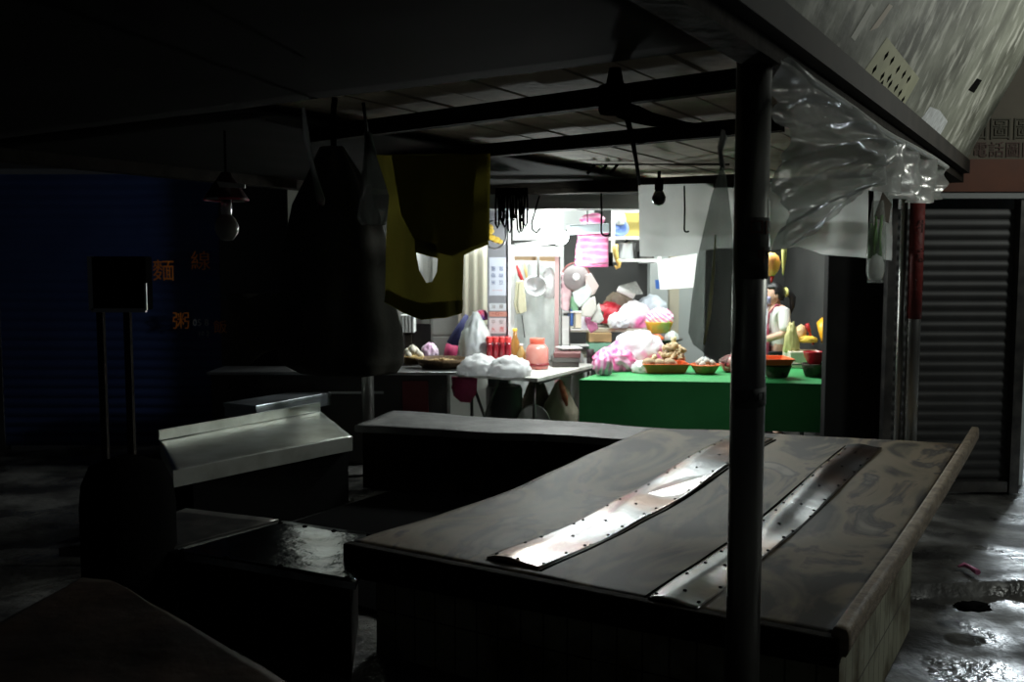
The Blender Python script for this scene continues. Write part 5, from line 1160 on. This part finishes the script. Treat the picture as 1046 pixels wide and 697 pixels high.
for px in (573.5, 582):
    a, b = at(px, 290, 9.14), at(px, 362, 9.14); mb = MB(); mb.box((a.x, 9.14, (a.z+b.z)/2), (.012, .012, a.z-b.z)); part(wr, 'upright', mb, M['dark_steel'], world=True)
# hat, aprons and cloths hanging over the left of the shelf
ht = thing('hanging_hat', at(587, 300, 9.1), 'grey hat with red edge and white button hanging below the pink bags', 'hat')
p = at(588, 283, 9.1)
R = Matrix.Rotation(math.radians(80), 3, 'X')
mb = MB(); mb.lathe([(.135, 0), (.12, .02), (.075, .06), (.02, .08), (.001, .082)], p, n=36, rot=R, cap=False); part(ht, 'crown', mb, mat('hat_grey', (.22, .2, .2), .7, col2=(.28, .24, .24), scale=6), world=True, solid=.004)
mb = MB(); mb.tube([p+Vector((.135*math.cos(k*.1745), -.0, .135*math.sin(k*.1745))) for k in range(36)], .007, n=8, closed=True); part(ht, 'red_edge', mb, mat('hat_red', (.32, .1, .09), .6), world=True)
mb = MB(); mb.lathe([(.036, 0), (.03, .015), (.001, .02)], p+Vector((0, -.075, 0)), n=20, rot=R); part(ht, 'button', mb, M['white_paint'], world=True)
def hang(poly, Y, m, label, name='hanging_cloth', cat='cloth', k=0, solid=.03):
    mb = MB(); outline_sheet(mb, poly, Y, None, 1.6, k=k, amp=.025); return solo(name, mb, m, label, cat, solid=solid)
hang([(585, 299), (600, 291), (604, 298), (600, 308), (592, 314), (587, 308)], 9.05, mat('mint_cloth', (.62, .74, .68), .6, col2=(.75, .8, .8), scale=6), 'mint white cloth hanging below the grey hat', k=1)
hang([(597, 281), (603, 279), (611, 292), (607, 300), (602, 303), (598, 292)], 9.08, mat('rose_grey_cloth', (.55, .47, .45), .7), 'rose grey cloth hanging right of the grey hat', k=2)
hang([(594, 314), (602, 305), (607, 303), (609, 315), (604, 324), (594, 323)], 9.0, mat('grey_mesh', (.55, .55, .5), .7), 'grey mesh bag hanging under the mint cloth, left of two', 'mesh_bag', 'bag', k=3, solid=.05)
hang([(606, 317), (612, 310), (617, 327), (612, 331), (604, 328)], 9.02, mat('grey_mesh_2', (.5, .52, .48), .7), 'grey mesh bag hanging under the mint cloth, right of two', 'mesh_bag', 'bag', k=4, solid=.05)
hang([(598, 324), (608, 326), (611, 336), (604, 341), (600, 334)], 9.1, mat('magenta_cloth', (.4, .08, .2), .6, col2=(.6, .25, .4), scale=9), 'magenta cloth hanging under the two mesh bags', k=5)
hang([(573, 278), (580, 282), (583, 300), (580, 318), (574, 316)], 9.12, mat('pink_print', (.75, .6, .62), .6, col2=(.6, .35, .4), scale=9), 'pink printed bag hanging against the door frame', 'print_bag', 'bag', k=6)
hang([(581, 300), (589, 307), (591, 318), (584, 317)], 9.15, mat('leaf_green', (.25, .5, .3), .6), 'green cloth left of the mint white cloth', k=7)

# ------------------------------------------------------------------ the shop worker
wp = at(793, 330, 9.2)
ps_ = thing('person', (wp.x+.03, 9.22, 0), 'woman with ponytail, face mask and white shirt working behind the green table', 'person', rz=-math.pi/2+.05)
skin = mat('skin', (.62, .38, .27), .5, col2=(.66, .42, .31), scale=4)
def skinned(pts, edges, radii, root=0, sub=2):
    me = bpy.data.meshes.new('b'); me.from_pydata(pts, edges, []); o = bpy.data.objects.new('b', me); C.objects.link(o)
    m = o.modifiers.new('s', 'SKIN'); m.use_smooth_shade = True
    for i, r_ in enumerate(radii):
        v = me.skin_vertices[0].data[i]; v.radius = r_ if hasattr(r_, '__len__') else (r_, r_); v.use_root = (i == root)
    k = o.modifiers.new('d', 'SUBSURF'); k.levels = sub; k.render_levels = sub
    dg = bpy.context.evaluated_depsgraph_get(); r = bpy.data.meshes.new_from_object(o.evaluated_get(dg))
    bpy.data.objects.remove(o); bpy.data.meshes.remove(me); mb = MB(); mb.bm.from_mesh(r); bpy.data.meshes.remove(r)
    for f in mb.bm.faces: f.smooth = True
    return mb
hd = (0, -.06, 1.42)
pts = [(0, 0, .86), (0, -.005, 1.0), (0, -.015, 1.14), (0, -.02, 1.24), (0, -.03, 1.315), (0, -.045, 1.37)]
rad = [(.15, .11), (.125, .095), (.135, .1), (.13, .09), (.05, .05), (.048, .05)]
edges = [(0, 1), (1, 2), (2, 3), (3, 4), (4, 5)]
def chain(start, ps, rs):
    prev = start
    for p, r_ in zip(ps, rs):
        pts.append(p); rad.append(r_); edges.append((prev, len(pts)-1)); prev = len(pts)-1
    return prev
hands = []
for s in (-1, 1):
    chain(0, [(s*.09, 0, .8), (s*.095, -.01, .45), (s*.095, .005, .09), (s*.1, -.1, .035)], [.085, .06, .042, .03])
    e = chain(3, [(s*.17, -.015, 1.26), (s*.21, -.01, 1.05), (s*.16, -.2, .99), (s*.13, -.235, .985)], [.052, .043, .033, .026]); hands.append(e)
    # palm, four fingers, thumb
    pw_ = chain(e, [(s*.115, -.275, .98)], [(.034, .014)])
    for q, (dx, L3) in enumerate(((-.027, .058), (-.009, .07), (.009, .066), (.027, .05))):
        chain(pw_, [(s*.11+dx, -.295, .978), (s*.105+dx, -.295-L3*.55, .965), (s*.1+dx, -.295-L3*.75, .935)], [.009, .0085, .007])
    chain(e, [(s*.095-s*.0, -.25, .975), (s*.06, -.285, .96)], [.011, .008])
mb = skinned(pts, edges, rad)
# the head grows out of the neck as the same mesh
t = bmesh.new(); bmesh.ops.create_uvsphere(t, u_segments=28, v_segments=20, radius=1)
for v in t.verts:
    x, y, z = v.co; sx = .073*(1-.22*max(0, -z)); p = Vector((x*sx, y*.092, z*.112))
    if z < 0: p.y -= .018*(-z)
    if abs(x) < .25 and y < -.8 and -.35 < z < .15: p.y -= .016*(1-abs(x)/.25)
    if abs(abs(x)-.42) < .2 and y < -.6 and .02 < z < .3: p.y += .007
    v.co = p+Vector(hd)
for f in t.faces: f.smooth = True
mb._merge(t)
for s in (-1, 1):
    mb.blob((hd[0]+s*.075, hd[1]+.005, hd[2]-.035), (.022, .04, .06), 3, sub=2, amp=.05, flat=-.95)
def ppart(mb, name, m, **k): return part(ps_, name, mb, m, **k)
ppart(mb, 'body', skin)
hair = mat('black_hair', (.012, .011, .011), .3, bump=.3, bscale=40, stretch=(4, 1, 1))
t = bmesh.new(); bmesh.ops.create_uvsphere(t, u_segments=32, v_segments=24, radius=1)
dl = []
for v in t.verts:
    x, y, z = v.co
    if y < -.25 and z < .42 or z < -.45-.2*y or (y < .1 and z < -.05): dl.append(v)
bmesh.ops.delete(t, geom=dl, context='VERTS')
for v in t.verts:
    x, y, z = v.co; v.co = Vector((x*.083, y*.103+.004, z*.122+.006))+Vector(hd)
for f in t.faces: f.smooth = True
mb = MB(); mb._merge(t); ppart(mb, 'hair', hair, solid=.012)
mb = MB(); b0 = Vector(hd)+Vector((0, .105, .02)); mb.tube([b0, b0+Vector((0, .045, .005)), b0+Vector((.0, .085, -.05)), b0+Vector((0, .085, -.13)), b0+Vector((.005, .07, -.2))], [.018, .03, .035, .028, .008], n=14); ppart(mb, 'ponytail', hair)
mb = MB(); cc = b0+Vector((0, .02, .004)); mb.tube([cc+Vector((.034*math.cos(k*.4189), 0, .034*math.sin(k*.4189))) for k in range(15)], .015, n=8, closed=True); ppart(mb, 'hair_tie', mat('hair_tie', (.7, .66, .22), .7), label='yellow scrunchie')
t = bmesh.new(); bmesh.ops.create_uvsphere(t, u_segments=28, v_segments=20, radius=1)
dl = [v for v in t.verts if not (v.co.y < -.25 and -.85 < v.co.z < -.02)]
bmesh.ops.delete(t, geom=dl, context='VERTS')
for v in t.verts:
    x, y, z = v.co; v.co = Vector((x*.076*(1-.15*max(0, -z)), y*.112-.012*(1-abs(x)), z*.112))+Vector(hd)
for f in t.faces: f.smooth = True
mb = MB(); mb._merge(t); ppart(mb, 'face_mask', mat('mask_lilac', (.5, .48, .8), .7), solid=.003, label='lilac face mask')
mb = MB()
for s in (-1, 1): mb.blob((s*.03, hd[1]-.092, hd[2]+.004), (.022, .012, .011), 1, sub=2, amp=0, flat=-.95)
ppart(mb, 'eyes', M['black'])
shirt = mat('white_shirt', (.78, .77, .74), .8, bump=.15, bscale=14)
sp = [(0, 0, .84), (0, -.005, 1.0), (0, -.015, 1.14), (0, -.02, 1.24), (0, -.028, 1.3)]
srr = [(.165, .125), (.14, .11), (.15, .115), (.145, .105), (.062, .062)]
se = [(0, 1), (1, 2), (2, 3), (3, 4)]
for s in (-1, 1):
    n0 = len(sp); sp += [(s*.175, -.015, 1.262), (s*.205, -.01, 1.14), (s*.215, -.015, 1.06)]; srr += [.064, .06, .055]; se += [(3, n0), (n0, n0+1), (n0+1, n0+2)]
mb = skinned(sp, se, srr); ppart(mb, 'shirt', shirt)
apr = mat('maroon_apron', (.25, .03, .06), .7)
mb = MB()
for s in (-1, 1):
    mb.tube([(s*.085, -.135, 1.12), (s*.09, -.128, 1.24), (s*.095, -.06, 1.325), (s*.09, .06, 1.28), (0, .11, 1.12), (-s*.1, .115, .98)], .011, n=8)
ppart(mb, 'apron_straps', apr)
mb = MB(); mb.quadgrid(lambda a, b: Vector(((a-.5)*(.2+.14*b), -.132-.03*math.cos((a-.5)*3), 1.14-.62*b)), 16, 12); ppart(mb, 'apron', apr, solid=.006)
tr_ = mat('dark_trousers', (.03, .03, .04), .8)
tp = [(0, 0, .88), (-.09, 0, .8), (-.097, -.01, .45), (-.097, .005, .1), (.09, 0, .8), (.097, -.01, .45), (.097, .005, .1)]
mb = skinned(tp, [(0, 1), (1, 2), (2, 3), (0, 4), (4, 5), (5, 6)], [(.155, .12), .1, .075, .06, .1, .075, .06]); ppart(mb, 'trousers', tr_)
mb = MB()
for s in (-1, 1): mb.blob((s*.1, -.06, 0), (.1, .26, .085), 2, sub=3, amp=.03, flat=-.6)
ppart(mb, 'shoes', M['black'])

# ------------------------------------------------------------------ light, world, camera
def area(name, loc, size, sy, power, col, target=None, spread=None):
    l = bpy.data.lights.new(name, 'AREA'); l.shape = 'RECTANGLE'; l.size = size; l.size_y = sy; l.energy = power; l.color = col
    if spread: l.spread = spread
    o = bpy.data.objects.new(name, l); C.objects.link(o); o.location = loc
    dd = (Vector(target) if target is not None else Vector(loc)-Vector((0, 0, 1)))-Vector(loc)
    o.rotation_euler = dd.to_track_quat('-Z', 'Y').to_euler(); return o
def point(name, loc, power, col, r=.05):
    l = bpy.data.lights.new(name, 'POINT'); l.energy = power; l.color = col; l.shadow_soft_size = r
    o = bpy.data.objects.new(name, l); C.objects.link(o); o.location = loc; return o
cool = (.93, 1, .97)
lp = at(570, 243, 7.98)
point('tube_light', lp+Vector((0, -.05, -.16)), 58, cool, .07)
area('ceiling_tube_light', (.3, 9.3, 2.7), 2.4, .1, 80, cool)
area('ceiling_tube_light', (1.9, 8.6, 2.7), 1.6, .1, 65, cool)
point('alley_light', (4.7, 8.3, 1.9), 260, (.85, .95, 1), .1)
area('street_tube_light', (5.6, 4.2, 4.0), .3, 1.2, 42, (.95, 1, .92), target=(2.6, 4.4, 1.8))
sp = bpy.data.lights.new('board_fill_spot', 'SPOT'); sp.energy = 165; sp.spot_size = math.radians(68); sp.spot_blend = .7; sp.color = (.97, 1, .9); sp.shadow_soft_size = .08  # added spot without a fixture, brightens the raised side board
so = bpy.data.objects.new('board_fill_spot', sp); C.objects.link(so); so.location = (5.4, 5.2, 3.0); so.rotation_euler = (Vector((2.9, 5.2, 3.1))-so.location).to_track_quat('-Z', 'Y').to_euler()
w = bpy.data.worlds.new('night'); bpy.context.scene.world = w; w.use_nodes = True
w.node_tree.nodes['Background'].inputs['Color'].default_value = (.5, .55, .6, 1); w.node_tree.nodes['Background'].inputs['Strength'].default_value = .007
cam = bpy.data.cameras.new('camera'); co = bpy.data.objects.new('camera', cam); C.objects.link(co)
cam.sensor_width = 36; cam.lens = F/1046*36; cam.clip_start = .05; cam.clip_end = 100
co.location = (0, 0, H); co.rotation_euler = (math.pi/2-PIT, 0, 0)
cam.dof.use_dof = True; cam.dof.focus_distance = 4.3; cam.dof.aperture_fstop = 3.2
sc = bpy.context.scene; sc.camera = co
vs = sc.view_settings; vs.view_transform = 'Standard'; vs.look = 'None'; vs.gamma = 1; vs.use_curve_mapping = False; vs.exposure = 0
sc.cycles.use_denoising = True
sc.cycles.max_bounces = 8; sc.cycles.transparent_max_bounces = 16; sc.cycles.sample_clamp_indirect = 4
sc.cycles.caustics_reflective = False; sc.cycles.caustics_refractive = False
